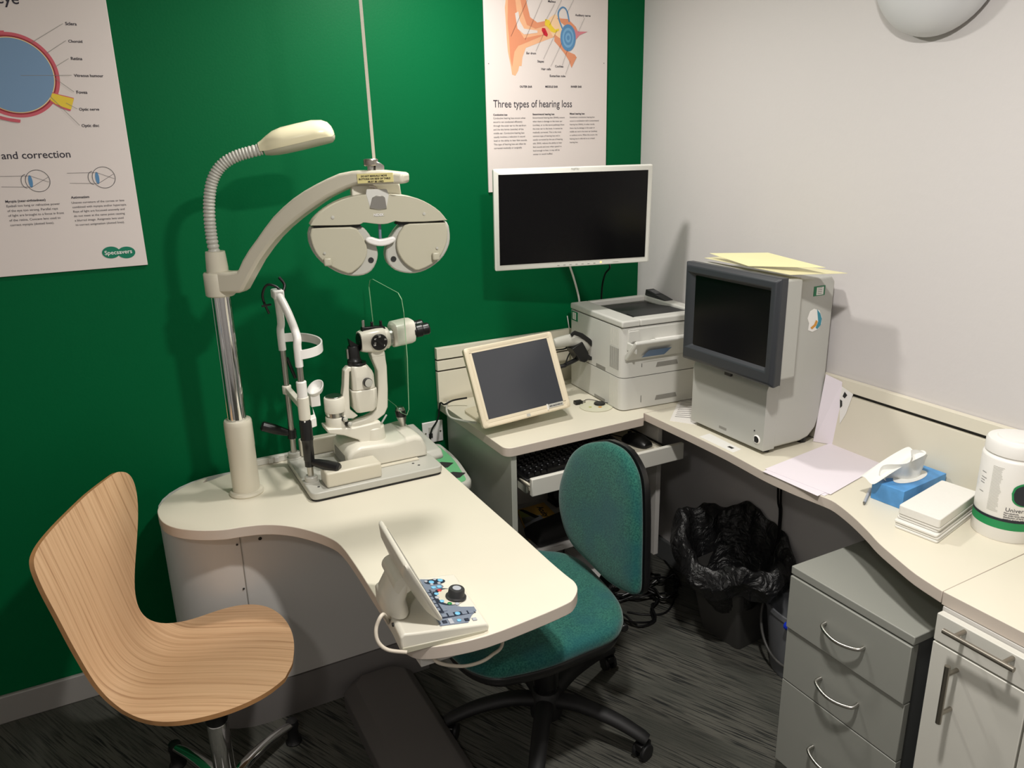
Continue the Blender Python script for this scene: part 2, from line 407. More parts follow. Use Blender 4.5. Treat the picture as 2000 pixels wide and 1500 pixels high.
obj('lettering', t, po, smooth=False)
line_of(po, 'and correction', oy(4, 311, -.006), UX, NY, width=PW(4, 139, 311), bold=.005)
line_of(po, 'The eye', oy(-70, 3, -.006), UX, NY, width=PW(-70, 37, 3), bold=.01)
line_of(po, 'Myopia (near-sightedness)', oy(11, 396, -.006), UX, NY, width=PW(11, 90, 396), bold=.02)
line_of(po, 'Eyeball too long or refractive power\nof the eye too strong. Parallel rays\nof light are brought to a focus in front\nof the retina. Concave lens used to\ncorrect myopia (dotted lines).', oy(13, 405, -.006), UX, NY, width=PW(12, 122, 406), pitch=.0116)
line_of(po, 'Astigmatism', oy(139, 388, -.006), UX, NY, width=PW(139, 175, 388), bold=.02)
line_of(po, 'Uneven curvature of the cornea or lens\ncombined with myopia and/or hyperopia.\nRays of light are focussed unevenly and\ndo not meet at the same point causing\na blurred image. Astigmatic lens used\nto correct astigmatism (dotted lines).', oy(140, 398, -.006), UX, NY, width=PW(141, 248, 397), pitch=.0112)
lg = MB()
for cx in (217, 247): sheet(lg, ell(oy(cx, 493, -.006), UX, UZ, .0215, .0155, 40), 'logo_green', .0004 if cx > 230 else .0006)
text_into(lg, 'Specsavers', oy(205, 498, -.006), UX, NY, width=PW(206, 260, 496), mt='pure_white', bold=.012, lift=.0014)
obj('logo', lg, po, label='green double-oval logo', smooth=False)
for a, b in (): pass

pe = thing('hearing_poster', 'white poster of the ear headed with three types of hearing loss, behind the wall monitor', 'poster', (-.38, 0, 1.41))
obj('poster_board', MB().box((-.609, -.006, 1.408), (-.153, -.001, 2.19), 'poster'), pe, bevel=.001)
e = MB(); Z2 = dict(s=k1, ox0=900, oy0=0)
sheet(e, pxs([(240, -60), (300, -60), (330, 60), (345, 110), (380, 138), (440, 128), (470, 90), (500, 85), (530, 110), (500, 190), (470, 200), (430, 215), (380, 235), (340, 250), (322, 300), (318, 345), (305, 345), (300, 370), (285, 396), (268, 390), (262, 350), (246, 270), (240, 200), (236, 130), (230, 40)], **Z2), 'skin_a', .0002)
sheet(e, pxs([(246, -40), (282, -20), (292, 60), (300, 150), (330, 200), (400, 185), (440, 180), (420, 190), (360, 215), (300, 240), (280, 270), (268, 350), (258, 300), (252, 200), (244, 120)], **Z2), 'skin_b', .0005)
sheet(e, pxs([(300, -60), (330, -60), (345, 20), (362, 90), (400, 118), (440, 110), (440, 135), (390, 150), (345, 130), (325, 70)], **Z2), 'skin_b', .0006)
sheet(e, pxs([(283, 70), (300, 60), (308, 110), (330, 150), (400, 160), (400, 172), (330, 180), (296, 150)], **Z2), 'poster', .0008)
sheet(e, pxs([(460, 95), (490, 75), (520, 90), (530, 150), (520, 200), (480, 190), (455, 140)], **Z2), 'skin_c', .0007)
sheet(e, pxs([(490, 180), (530, 210), (560, 270), (595, 285), (605, 300), (590, 330), (578, 355), (566, 320), (545, 285), (510, 240), (488, 215)], **Z2), 'skin_b', .0008)
sheet(e, pxs([(500, 95), (560, 100), (600, 140), (612, 165), (590, 200), (560, 150)], **Z2), 'skin_b', .0009)
sheet(e, pxs([(590, 150), (612, 165), (662, 166), (620, 184), (600, 208)], **Z2), 'ear_pink', .001)
sheet(e, pxs([(440, 100), (462, 105), (475, 135), (492, 155), (512, 150), (512, 160), (490, 172), (470, 165), (455, 145), (438, 130)], **Z2), 'eye_yellow', .0012)
sheet(e, pxs([(424, 146), (440, 148), (454, 180), (450, 192), (434, 184), (422, 160)], **Z2), 'ear_red', .0013)
cc = oy(900 + 560 * k1, 198 * k1, -.006)
stroke(e, crom(pxs([(530, 150), (512, 100), (510, 62), (532, 38), (554, 58), (566, 115)], **Z2), 8), .0048, 'ear_blue', .0012)
for r, m_, l in ((1, 'ear_blue', .0013), (.74, 'ear_blue_light', .0015), (.55, 'ear_blue', .0017), (.36, 'ear_blue_light', .0019), (.18, 'ear_blue', .0021)):
    sheet(e, ell(cc, UX, UZ, .0290 * r, .0400 * r, 48), m_, l)
obj('ear_diagram', e, pe, smooth=False)
t = MB()
Q = lambda a, b: oy(900 + a * k1, b * k1, -.006)
for s, a, b in (('Malleus', 455, 12), ('Auditory nerve', 598, 84), ('Ear drum', 342, 283), ('Stapes', 400, 326), ('Hair cells', 420, 366), ('Cochlea', 492, 352), ('Eustachian tube', 464, 402)):
    line_of(pe, s, Q(a, b), UX, NY, size=.0095, bold=.018)
for s, a in (('OUTER EAR', 308), ('MIDDLE EAR', 441), ('INNER EAR', 575)): line_of(pe, s, Q(a, 458), UX, NY, size=.0085, bold=.03)
for q in (((346, 0), (260, 190)), ((422, 0), (334, 208)), ((488, 20), (440, 110)), ((525, 0), (462, 132)), ((588, 0), (553, 70)), ((645, 95), (612, 168)), ((390, 268), (436, 165)), ((430, 308), (500, 160)), ((468, 348), (526, 225)), ((528, 342), (556, 260)), ((545, 390), (570, 320))):
    stroke(t, [Q(*q[0]), Q(*q[1])], .0007, 'ink', lift=.0026)
obj('lettering', t, pe, smooth=False)
line_of(pe, 'Three types of hearing loss', Q(170, 562), UX, NY, width=.292, bold=.003, height=.030)
par = (('Conductive loss', 'Conductive hearing loss occurs when\nsound is not conducted efficiently\nthrough the outer ear to the eardrum\nand the tiny bones (ossicles) of the\nmiddle ear. Conductive hearing loss\nusually involves a reduction in sound\nlevel or the ability to hear faint sounds.\nThis type of hearing loss can often be\ncorrected medically or surgically.', 169, 605, .122),
       ('Sensorineural hearing loss', 'Sensorineural hearing loss (SNHL) occurs\nwhen there is damage to the inner ear\n(cochlea), or to the nerve pathways from\nthe inner ear to the brain. It cannot be\nmedically corrected. This is the most\ncommon type of hearing loss and is\nusually corrected by the use of hearing\naids. SNHL reduces the ability to hear\nfaint sounds and even when speech is\nloud enough to hear, it may still be\nunclear or sound muffled.', 375, 602, .122),
       ('Mixed hearing loss', 'Sometimes a conductive hearing loss\noccurs in combination with a sensorineural\nhearing loss (SNHL). In other words,\nthere may be damage in the outer or\nmiddle ear and in the inner ear (cochlea)\nor auditory nerve. When this occurs, the\nhearing loss is referred to as a mixed\nhearing loss.', 569, 599, .116))
for hd, bd, a, b, w_ in par:
    line_of(pe, hd, Q(a, b), UX, NY, size=.0078, bold=.03)
    line_of(pe, bd, Q(a, b + 18), UX, NY, width=w_, pitch=.0114)
for a, b in ((145, 333), (748, 331)):
    t = MB(); sheet(t, ell(Q(a, b), UX, UZ, .0014, .0014, 12), 'ink', .0004); obj('pin', t, pe, smooth=False)

# ------------------------------------------------------------------ wall lamp (off)
wl = thing('wall_lamp', 'unlit frosted glass dome lamp high on the white wall', 'lamp', (0, -1.095, 1.93))
obj('backplate', MB().lathe([(.085, 0), (.09, .012), (.086, .018)], (0, -1.095, 1.93), (-1, 0, 0), 'pure_white', 40), wl)
obj('glass_dome', MB().lathe([(.155 * math.cos(a), .015 + .085 * math.sin(a)) for a in [i * PI / 2 / 14 for i in range(15)]], (0, -1.095, 1.93), (-1, 0, 0), 'lamp_dome', 56), wl)

# ------------------------------------------------------------------ exam table
TZ = .66
te = thing('instrument_table', 'white curved instrument table carrying the slit lamp and lamp column', 'table', (-1.45, -.3, 0))
kz = .4134
edge = [(448, 925), (405, 933), (364, 948), (327, 971), (310, 990), (308, 1004), (318, 1020), (343, 1031), (384, 1036), (434, 1035), (475, 1029), (517, 1025), (558, 1027), (599, 1035), (640, 1049), (666, 1066), (697, 1108), (728, 1157), (746, 1185), (766, 1218), (780, 1243), (795, 1256), (820, 1264), (871, 1260), (950, 1242), (1040, 1208), (1105, 1180), (1121, 1168), (1128, 1150), (1122, 1136), (1107, 1124), (1074, 1096), (1020, 1047), (944, 980), (860, 905)]
top = [oz(a, b, TZ) for a, b in edge]
top = [Vector((-1.34, -.07, TZ)), Vector((-1.42, -.075, TZ)), Vector((-1.50, -.09, TZ)), Vector((-1.60, -.13, TZ))] + [p for p in top[1:]] + [Vector((-.955, -.2, TZ)), Vector((-.955, -.07, TZ)), Vector((-1.2, -.07, TZ))]
top = crom(top[:-3], 3) + top[-2:]
obj('table_top', MB().prism(top, (0, 0, -.028), 'edge_band', 'laminate'), te, bevel=.0015)
# pedestal: D-shaped white panel with dark plinth
def ped(o=0):
    P = [Vector((-1.05, -.02, 0)), Vector((-1.55, -.02, 0))]
    P += [Vector((-1.565 - (.175 + o) * math.sin(a), -.20 - (.20 + o) * -math.cos(a + PI) * 1, 0)) for a in []]
    for i in range(15):
        a = PI / 2 + PI / 2 * i / 14
        P.append(Vector((-1.545 + (.185 + o) * math.cos(PI / 2 + (i / 14) * PI), -.20 + (.18 + o) * math.sin(PI / 2 + (i / 14) * PI), 0)))
    P += [Vector((-1.05, -.38 - o, 0))]
    return P
obj('pedestal_panel', MB().prism([p + Vector((0, 0, .125)) for p in ped()], (0, 0, TZ - .028 - .125), 'panel_white'), te)
obj('plinth', MB().prism(ped(.003), (0, 0, .122), 'panel_grey'), te)
sm = MB(); a = oy(470, 1040, -.3812); b_ = oy(485, 1190, -.3812); sm.box((-1.5535, -.3815, .125), (-1.5515, -.38, TZ - .03), 'vent_grey')
obj('panel_seam', sm, te)
for q in ((508, 1052), (463, 1064), (476, 1150)): obj('screw', MB().lathe([(.003 if q[0] != 508 else .005, 0), (.002, .002)], oy(*q, -.3802), (0, -1, 0), 'gap', 12), te)
obj('under_frame', MB().box((-1.338, -1.128, .598), (-1.16, -.383, TZ - .0285), 'panel_white'), te, bevel=.002)
us = MB().box((-1.47, -.088, TZ + .0002), (-1.34, -.072, TZ + .020), 'laminate_cool')
obj('back_upstand', us, te, bevel=.002)
for px in (529, 541): p = oy(px, 902, -.088); obj('rocker_switch', MB().box((p.x - .006, -.093, TZ + .002), (p.x + .006, -.086, TZ + .017), 'pure_white'), te, bevel=.001)
# foot box on the floor
st = thing('floor_plinth', 'long low dark grey plinth lying on the carpet beneath the control console', 'plinth', (-1.24, -.95, 0))
def octo(x0, x1, y0, y1, c, z): return [Vector((x0 + c, y0, z)), Vector((x1 - c, y0, z)), Vector((x1, y0 + c, z)), Vector((x1, y1 - c, z)), Vector((x1 - c, y1, z)), Vector((x0 + c, y1, z)), Vector((x0, y1 - c, z)), Vector((x0, y0 + c, z))]
sb = MB().rings([octo(-1.335, -1.125, -1.40, -.392, .04, 0), octo(-1.335, -1.125, -1.40, -.392, .04, .050), octo(-1.300, -1.150, -1.36, -.41, .03, .075)], 'step_grey')
obj('step_body', sb, st, bevel=.003)
for y in (-.95, -1.05): obj('screw', MB().lathe([(.005, 0), (.003, .002)], (-1.316, y, .0625), (-.7, 0, .8), 'gap', 10), st)
# ------------------------------------------------------------------ instrument stand with reading lamp
CX, CY = -1.504, -.262
sd = thing('instrument_stand', 'cream column stand with curved overhead arm and ribbed gooseneck lamp', 'stand', (CX, CY, TZ))
obj('base_flange', MB().lathe([(.044, 0), (.046, .004), (.043, .010), (.036, .012)], (CX, CY, TZ), (0, 0, 1), 'cream', 40), sd)
obj('lower_column', MB().lathe([(.036, .010), (.036, .135), (.0365, .14), (.0365, .20), (.036, .21), (.034, .214), (.012, .214)], (CX, CY, TZ), (0, 0, 1), 'cream', 40), sd)
cp = MB()
# fluted polished pole
prof = []
for i in range(72):
    a = 2 * PI * i / 72; r = .0235 - (.003 if (i % 12) in (0, 1) else 0)
    prof.append((r * math.cos(a), r * math.sin(a)))
cp.rings([[Vector((CX + x, CY + y, z)) for x, y in prof] for z in (TZ + .21, 1.215)], 'chrome')
obj('pole', cp, sd, label='polished chrome pole')
AD = Vector((.327, -.31, 0)).normalized(); AN = Vector((AD.y, -AD.x, 0))   # arm plane direction, normal to the left/front
if AN.dot(Vector((-.5, -1, 0))) < 0: AN = -AN
AP = Vector((CX, CY, 0)) + AN * .030
ar = [(402, 532), (440, 533), (462, 531), (472, 508), (484, 488), (498, 469), (514, 446), (531, 424), (550, 405), (570, 388), (592, 373), (615, 360), (637, 349), (660, 339), (685, 334), (740, 333), (786, 338), (787, 359), (740, 361), (696, 361), (678, 367), (660, 375), (638, 386), (618, 399), (597, 414), (576, 430), (556, 447), (537, 466), (520, 487), (503, 511), (487, 540), (472, 568), (465, 573), (436, 574), (407, 575), (403, 560)]
ap = [op(a, b, AP, AN) for a, b in ar]
obj('arm', MB().prism(ap, -AN * .044, 'cream'), sd, bevel=.007, seg=2)
lb = [op(a, b, AP + AN * .0005, AN) for a, b in ((697, 340), (767, 337), (769, 355), (699, 358.5))]
w_ = MB().prism(lb, AN * .0008, 'sticker_yellow')
lu = (lb[1] - lb[0]).normalized(); lv = (lb[0] - lb[3]).normalized()
for s, yy, ww, xo in (('DO NOT MANUALLY MOVE', .76, .52, .13), ('BUTTONS ON SIDE OF TABLE', .46, .88, .05), ('MUST BE USED', .16, .44, .30)):
    W = (lb[1] - lb[0]).length; Hh = (lb[0] - lb[3]).length
    text_into(w_, s, lb[3] + lu * W * (xo if s[0] != 'D' else .12) + lv * Hh * (yy - .10), lu, AN, width=W * (ww if s[0] != 'D' else .72), height=Hh * .19, bold=.02, lift=.0016)
obj('warning_label', w_, sd, smooth=False, label='cream warning label in black capitals')
# socket + gooseneck
obj('arm_collar', MB().lathe([(.033, 1.209), (.036, 1.212), (.036, 1.266), (.034, 1.269), (.01, 1.2695)], (CX, CY, 0), (0, 0, 1), 'cream', 48), sd)
so = MB().lathe([(.0265, 1.268), (.0265, 1.280), (.0245, 1.312), (.0235, 1.321), (.012, 1.322)], (CX, CY, 0), (0, 0, 1), 'cream', 36)
obj('lamp_socket', so, sd)
GD = Vector((1, -.28, 0)).normalized(); GN = Vector((GD.y, -GD.x, 0)); GP = Vector((CX, CY, 0))
gl = [(420, 500), (414, 468), (410.5, 440), (408.5, 410), (409.5, 382), (414, 356), (424, 334), (440, 317), (462, 305), (486, 297.5), (512, 291)]
gp = crom([op(a, b, GP, GN) for a, b in gl], 12)
g = MB(); rr = [.0145 if i % 3 else .0118 for i in range(len(gp))]
g.tube(gp, rr, 'inst_grey', n=20)
obj('gooseneck', g, sd, label='ribbed grey flexible neck', angle=60)
# lamp head: lofted along an axis
h0, h1 = op(507, 291, GP, GN), op(652, 257, GP, GN)
hx = (h1 - h0); HL = hx.length; hx.normalize(); hn = GN.normalized(); hu = hn.cross(hx).normalized()
if hu.z < 0: hu = -hu
sec = [(0, .0155, .0155, 0), (.05, .018, .019, 0), (.12, .026, .025, .001), (.22, .0375, .031, .003), (.34, .041, .034, .004), (.55, .043, .0345, .004), (.75, .0435, .034, .004), (.88, .041, .031, .002), (.95, .034, .026, -.001), (.985, .022, .017, -.003), (1.0, .006, .006, -.004)]
def hring(t, a, b, up, lo, hi, n=28):
    c = h0 + hx * HL * t + hu * up
    return [c + hn * math.cos(q) * a + hu * math.sin(q) * b for q in [lo + (hi - lo) * i / n for i in range(n + 1)]]
hd = MB().rings([hring(t, a, b, u, -.35, PI + .35) for t, a, b, u in sec], 'cream_lamp', cap=True, closed=True)
ho = obj('lamp_head', hd, sd, label='cream lamp head', angle=60)
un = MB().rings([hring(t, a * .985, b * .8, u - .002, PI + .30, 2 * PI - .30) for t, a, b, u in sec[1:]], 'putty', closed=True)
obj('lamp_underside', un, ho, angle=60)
# ------------------------------------------------------------------ phoropter
PC = Vector((-1.177, -.570, 1.365)); PU = Vector((.985, -.17, 0)).normalized(); PN = Vector((PU.y, -PU.x, 0)); 
ph = thing('phoropter', 'putty-coloured butterfly-shaped phoropter hanging from the end of the overhead arm', 'eye test instrument', PC)
s3 = .28
def pp(L, off=0.0, raw=False): return [op((a if raw else 380 + a * s3), (b if raw else 200 + b * s3), PC + PN * off, PN) for a, b in L]
# upper cover
up = [(808, 860), (830, 820), (880, 770), (950, 720), (1030, 680), (1110, 655), (1190, 643), (1290, 638), (1370, 643), (1470, 650), (1560, 672), (1640, 710), (1710, 760), (1755, 815), (1750, 822), (1600, 832), (1440, 834), (1400, 828), (1350, 845), (1290, 850), (1220, 842), (1175, 838), (1150, 852), (1000, 858)]
obj('upper_cover', MB().prism(crom(pp(up, .022), 2), -PN * .052, 'putty'), ph, bevel=.006, seg=3, angle=50)
obj('dark_slot', MB().prism(pp([(830, 850), (1150, 846), (1170, 870), (1150, 875), (830, 880)], .012), -PN * .030, 'gap'), ph)
obj('dark_slot', MB().prism(pp([(1420, 832), (1735, 815), (1740, 845), (1440, 856), (1405, 850)], .012), -PN * .030, 'gap'), ph)
# lens housings
L_out = [(806, 872), (850, 868), (1000, 864), (1150, 862), (1200, 895), (1235, 945), (1268, 1000), (1280, 1060), (1268, 1120), (1235, 1175), (1180, 1205), (1100, 1212), (1020, 1195), (950, 1160), (880, 1110), (830, 1050), (800, 980), (795, 920)]
R_out = [(1757, 828), (1700, 832), (1600, 838), (1470, 842), (1430, 865), (1390, 915), (1355, 970), (1338, 1030), (1336, 1080), (1355, 1130), (1400, 1170), (1470, 1190), (1540, 1192), (1610, 1172), (1680, 1130), (1740, 1070), (1778, 990), (1783, 920), (1774, 860)]
for nm, O, ctr, r_, ap_, lev in (('left', L_out, (1040, 1010), 158, (1231, 1100), (928, 1110)), ('right', R_out, (1562, 990), 158, (1388, 1092), (1682, 1070))):
    oo = obj('lens_housing', MB().prism(crom(pp(O, .006), 2), -PN * .040, 'inst_grey'), ph, bevel=.004, seg=2, angle=50)
    # raised front cover covering outer part
    if nm == 'left': C_ = [(815, 880), (1090, 868), (1150, 905), (1190, 965), (1204, 1020), (1200, 1075), (1170, 1130), (1120, 1175), (1070, 1196), (960, 1150), (890, 1105), (842, 1045), (815, 975), (806, 925)]
    else: C_ = [(1750, 838), (1500, 845), (1450, 880), (1418, 935), (1410, 1000), (1425, 1060), (1465, 1120), (1520, 1160), (1565, 1172), (1660, 1128), (1722, 1065), (1758, 985), (1766, 920), (1762, 870)]
    cvr = obj('front_cover', MB().prism(crom(pp(C_, .016), 2), -PN * .012, 'putty'), oo, bevel=.003, seg=2, angle=50)
    c = pp([ctr], .0165)[0]; q = pp([(ctr[0] + r_ * .82, ctr[1])], .0165)[0]; rr_ = (q - c).length
    a_ = pp([ap_], .0065)[0]
    obj('aperture', MB().lathe([(.0065, -.0005), (.0065, .0012), (.0055, .0012), (.0005, .0008)], a_, PN, 'green_paint' if False else 'gap', 28), oo)
    l_ = pp([lev], .0185)[0]
    lm = MB(); lm.box((-.009, -.010, -.002), (.009, .009, .008), 'putty', R=Matrix((PU, Vector((0, 0, 1)), PN)).transposed(), o=l_)
    obj('shutter_lever', lm, oo, bevel=.004, seg=3)
    kn = pp([(907, 1052) if nm == 'left' else (1692, 1016)], .017)[0]
    obj('screw_cap', MB().lathe([(.003, 0), (.003, .0015), (.001, .002)], kn, PN, 'inst_grey', 16), oo)
for q in ((964, 802), (1601, 777)):
    obj('screw_cap', MB().lathe([(.0036, 0), (.0036, .0015), (.001, .002)], pp([q], .022)[0], PN, 'inst_grey', 16), ph)
br = MB().prism(pp([(1222, 740), (1240, 665), (1268, 650), (1312, 650), (1330, 665), (1342, 742), (1290, 750)], .0245), -PN * .006, 'steel')
br.prism(pp([(1195, 640), (1200, 606), (1340, 604), (1356, 640), (1346, 700), (1338, 742), (1226, 742), (1210, 690)], .0225), -PN * .004, 'printer')
obj('connector_plate', br, ph, bevel=.001, label='brushed metal connector in a white recess')
hg = MB().prism(pp([(1098, 660), (1095, 575), (1430, 560), (1445, 650), (1400, 662)], -.012), -PN * .035, 'inst_white')
obj('hanger_bracket', hg, ph, bevel=.003)
obj('cable', MB().tube(pp([(1215, 585), (1250, 590), (1272, 615), (1275, 655)], .012), .004, 'cable_white', smooth=6), ph)
obj('centre_post', MB().tube(pp([(1290, 848), (1296, 952)], .0), .0035, 'key_grey'), ph)
nb = [(1190, 965), (1205, 942), (1240, 940), (1290, 955), (1350, 945), (1385, 936), (1403, 948), (1400, 968), (1360, 993), (1310, 1004), (1260, 1000), (1215, 985)]
obj('nose_rest', MB().prism(crom(pp(nb, .024), 2), -PN * .012, 'pure_white'), ph, bevel=.004, seg=3, angle=50, label='white plastic nose rest')
t = MB(); a = pp([(1250, 794)], .0225)[0]; b = pp([(1322, 790)], .0225)[0]
text_into(t, 'NIDEK', a, PU, PN, width=(b - a).length, mt='pure_white', bold=.03)
text_into(t, 'NIDEK', a + Vector((.0006, 0, -.0006)), PU, PN, width=(b - a).length, mt='vent_grey', bold=.05, lift=.0002)
obj('lettering', t, ph, smooth=False)
nr = MB(); r0 = pp([(731, 318)], -.02, True)[0]
nr.box((-.0035, -.0016, 0), (.0035, .0016, .62), 'cream', o=r0, R=rotm(-.17, .03, -.02))
no = obj('near_point_rod', nr, ph, label='long thin metal rod rising out of the picture')
kb = MB(); k0 = pp([(1230, 425)], 0)[0]
kb.lathe([(.014, .006), (.0165, .008), (.0165, .020), (.014, .022), (.002, .022)], k0 + Vector((0, 0, -.012)), (0, 0, 1), 'brushed', 28)
kb.cyl(k0 + Vector((0, 0, -.025)), k0 + Vector((0, 0, -.002)), .009, 'steel')
kb.prism(pp([(1262, 410), (1300, 425), (1322, 440), (1325, 478), (1262, 478)], .012), -PN * .018, 'steel')
obj('clamp_knob', kb, no, bevel=.001, label='silver clamp knob at the foot of the rod')
# ------------------------------------------------------------------ slit lamp
sl = thing('slit_lamp', 'white slit lamp microscope with chin rest and joystick on the instrument table', 'microscope', (-1.17, -.26, TZ))
bx0, bx1, by0, by1 = -1.364, -.985, -.425, -.115
bp = fillet([(bx0, by0, TZ + .006), (bx1, by0, TZ + .006), (bx1, by1, TZ + .006), (bx0, by1, TZ + .006)], .022)
b_ = MB().prism(bp, (0, 0, .020), 'inst_grey')
obj('base_plate', b_, sl, bevel=.003, seg=3)
obj('rubber_pad', MB().prism([p * .985 + Vector((-1.1745, -.27, TZ)) * .015 - Vector((0, 0, .006)) + Vector((0, 0, 0)) for p in bp], (0, 0, .0062), 'black_matt'), sl)
BZ = TZ + .026
for x, y in ((-1.075, -.335), (-1.055, -.352), (-1.03, -.17), (-1.012, -.19)):
    pass
for x, y in ((-1.055, -.365), (-1.045, -.385), (-1.02, -.225), (-1.00, -.21), (-1.335, -.385), (-1.30, -.15)): obj('screw_hole', MB().lathe([(.004, 0), (.003, .0006)], (x, y, BZ), (0, 0, 1), 'gap', 12), sl)
obj('track_cover', MB().box((-1.318, -.412, BZ), (-1.163, -.345, BZ + .044), 'cream'), sl, bevel=.006, seg=3)
obj('track_cover', MB().box((-1.325, -.155, BZ), (-1.10, -.125, BZ + .052), 'cream'), sl, bevel=.006, seg=3)
obj('axle', MB().cyl((-1.20, -.40, BZ + .026), (-1.20, -.14, BZ + .026), .010, 'steel'), sl, label='steel wheel axle')
obj('guide_strip', MB().box((-1.165, -.350, BZ), (-1.03, -.334, BZ + .004), 'cream'), sl, bevel=.001)
# carriage
def xz(L, y): return [oy(a, b, y) for a, b in L]
car = [(-1.235, BZ + .002), (-1.235, BZ + .045), (-1.222, BZ + .062), (-1.195, BZ + .070), (-1.10, BZ + .062), (-1.03, BZ + .070), (-1.01, BZ + .062), (-.997, BZ + .03), (-.995, BZ + .002)]
R_ = []
for y, s_ in ((-.334, .90), (-.328, .97), (-.318, 1.0), (-.19, 1.0), (-.178, .97), (-.17, .9)):
    R_.append([Vector((-1.115 + (x + 1.115) * (1 - (1 - s_) * .25), y, BZ + .002 + (z - BZ - .002) * s_)) for x, z in crom([Vector((x, 0, z)) for x, z in car], 1) and car])
obj('carriage', MB().rings(R_, 'inst_white'), sl, bevel=.006, seg=3, angle=40)
obj('carriage_panel', MB().box((-1.2365, -.305, BZ + .006), (-1.232, -.20, BZ + .040), 'vent_grey'), sl, bevel=.002)
js = MB(); j0 = Vector((-1.032, -.235, BZ + .060))
js.lathe([(.018, 0), (.013, .004), (.006, .006)], j0, (0, 0, 1), 'steel')
jd = Vector((-.12, 0, 1)).normalized()
js.lathe([(.006, 0), (.008, .01), (.0145, .034), (.015, .038)], j0 + Vector((0, 0, .004)), jd, 'steel')
js.lathe([(.015, .038), (.0155, .040), (.0155, .056), (.014, .058)], j0 + Vector((0, 0, .004)), jd, 'black')
js.lathe([(.014, .058), (.014, .062), (.011, .068), (.003, .070)], j0 + Vector((0, 0, .004)), jd, 'steel')
obj('joystick', js, sl, label='silver and black joystick')
obj('lock_lever', MB().tube([Vector((-1.10, -.20, BZ + .062)), Vector((-1.055, -.15, BZ + .082))], .003, 'pure_white'), sl)
# swivel base block: cast foot
YM = -.262
ft = xz([(640, 845), (645, 858), (690, 868), (703, 884), (745, 868), (746, 850), (742, 838), (715, 848), (680, 852)], YM)
fo = MB().lathe([(.038, 0), (.039, .004), (.037, .030), (.036, .046)], (-1.138, YM, BZ + .055), (0, 0, 1), 'inst_white', 32)
fo.prism(xz([(638, 838), (690, 836), (720, 829), (744, 823), (746, 860), (738, 868), (705, 870), (702, 860), (672, 851), (642, 848)], YM - .033), (0, .064, 0), 'inst_white')
obj('arm_base', fo, sl, bevel=.004, seg=3)
PX = -1.240
pv = MB()
pv.lathe([(.0285, 0), (.029, .003), (.029, .030), (.028, .032)], (PX, YM, .803), (0, 0, 1), 'inst_white', 36)
pv.lathe([(.025, .032), (.025, .046)], (PX, YM, .803), (0, 0, 1), 'steel', 36)
pv.lathe([(.0285, .046), (.029, .049), (.029, .086), (.027, .089)], (PX, YM, .803), (0, 0, 1), 'inst_white', 36)
pv.lathe([(.024, .088), (.024, .092), (.002, .0925)], (PX, YM, .803), (0, 0, 1), 'steel', 36)
obj('pivot', pv, sl, bevel=.0008)
# microscope arm (C-shaped, in the xz plane)
Ym = YM - .016
ma = [(650, 838), (690, 828), (720, 822), (745, 812), (755, 800), (757, 760), (755, 730), (750, 712), (738, 704), (727, 700), (724, 692), (752, 686), (753, 700), (750, 706), (757, 716), (760, 735), (760, 790), (757, 806), (748, 818), (720, 833), (690, 842), (652, 850)]
ma = [(652, 828), (690, 826), (715, 818), (728, 811), (736, 800), (739, 760), (738, 725), (728, 702), (724, 690), (752, 686), (754, 703), (756, 715), (758, 760), (758, 795), (752, 809), (735, 822), (700, 835), (652, 845)]
obj('microscope_arm', MB().prism(xz(ma, Ym), (0, .034, 0), 'inst_white'), sl, bevel=.004, seg=3)
# illumination tower
tw = [(650, 797), (668, 790), (672, 755), (673, 725), (680, 717), (706, 716), (707, 722), (683, 726), (682, 760), (684, 800), (700, 812), (690, 818), (655, 818), (640, 815), (640, 800)]
obj('lamp_arm', MB().prism(xz(tw, YM - .014), (0, .028, 0), 'inst_white'), sl, bevel=.003, seg=3)
hb = MB()
bx = oy(706, 742, YM).x
for z0, z1, w0, w1, y_ in ((.843, .905, .036, .039, .030), ):
    hb.rings([[Vector((bx + sx * w, YM + sy * y, z)) for sx, sy in ((-1, -.7), (-.7, -1), (.7, -1), (1, -.7), (1, .7), (.7, 1), (-.7, 1), (-1, .7))] for w, y, z in ((.026, .026, .838), (.035, .030, .852), (.037, .031, .905))], 'inst_white')
obj('lamp_housing', hb, sl, bevel=.003)
h2 = MB().rings([[Vector((bx + o_ + sx * w, YM + sy * y, z)) for sx, sy in ((-1, -.7), (-.7, -1), (.7, -1), (1, -.7), (1, .7), (.7, 1), (-.7, 1), (-1, .7))] for w, y, z, o_ in ((.033, .027, .905, 0), (.032, .027, .945, 0), (.030, .026, .956, -.002), (.023, .024, .975, -.008))], 'inst_white')
obj('filter_turret', h2, sl, bevel=.003)
obj('turret_ring', MB().lathe([(.024, 0), (.025, .002), (.025, .006), (.024, .008)], (bx - .008, YM, .974), (0, 0, 1), 'black', 32), sl)
kn = MB(); k_ = oy(716, 746, YM - .027)
kn.lathe([(.0125, 0), (.013, .002), (.013, .012), (.012, .013)], k_, (.15, -1, 0), 'black', 28)
kn.lathe([(.0115, .0128), (.0115, .0145), (.001, .015)], k_, (.15, -1, 0), 'inst_grey', 28)
obj('slit_knob', kn, sl, label='black knob with a grey face')
for a, b in ((668, 818), (677, 827)):
    s_ = MB(); k_ = oy(a, b, YM - .020)
    s_.lathe([(.007, -.006), (.007, .010)], k_, (.5, -.85, 0), 'black', 20); s_.lathe([(.0065, .010), (.0065, .016), (.004, .018)], k_, (.5, -.85, 0), 'inst_grey', 20)
    obj('lock_knob', s_, sl)
tx = oy(692, 700, YM).x
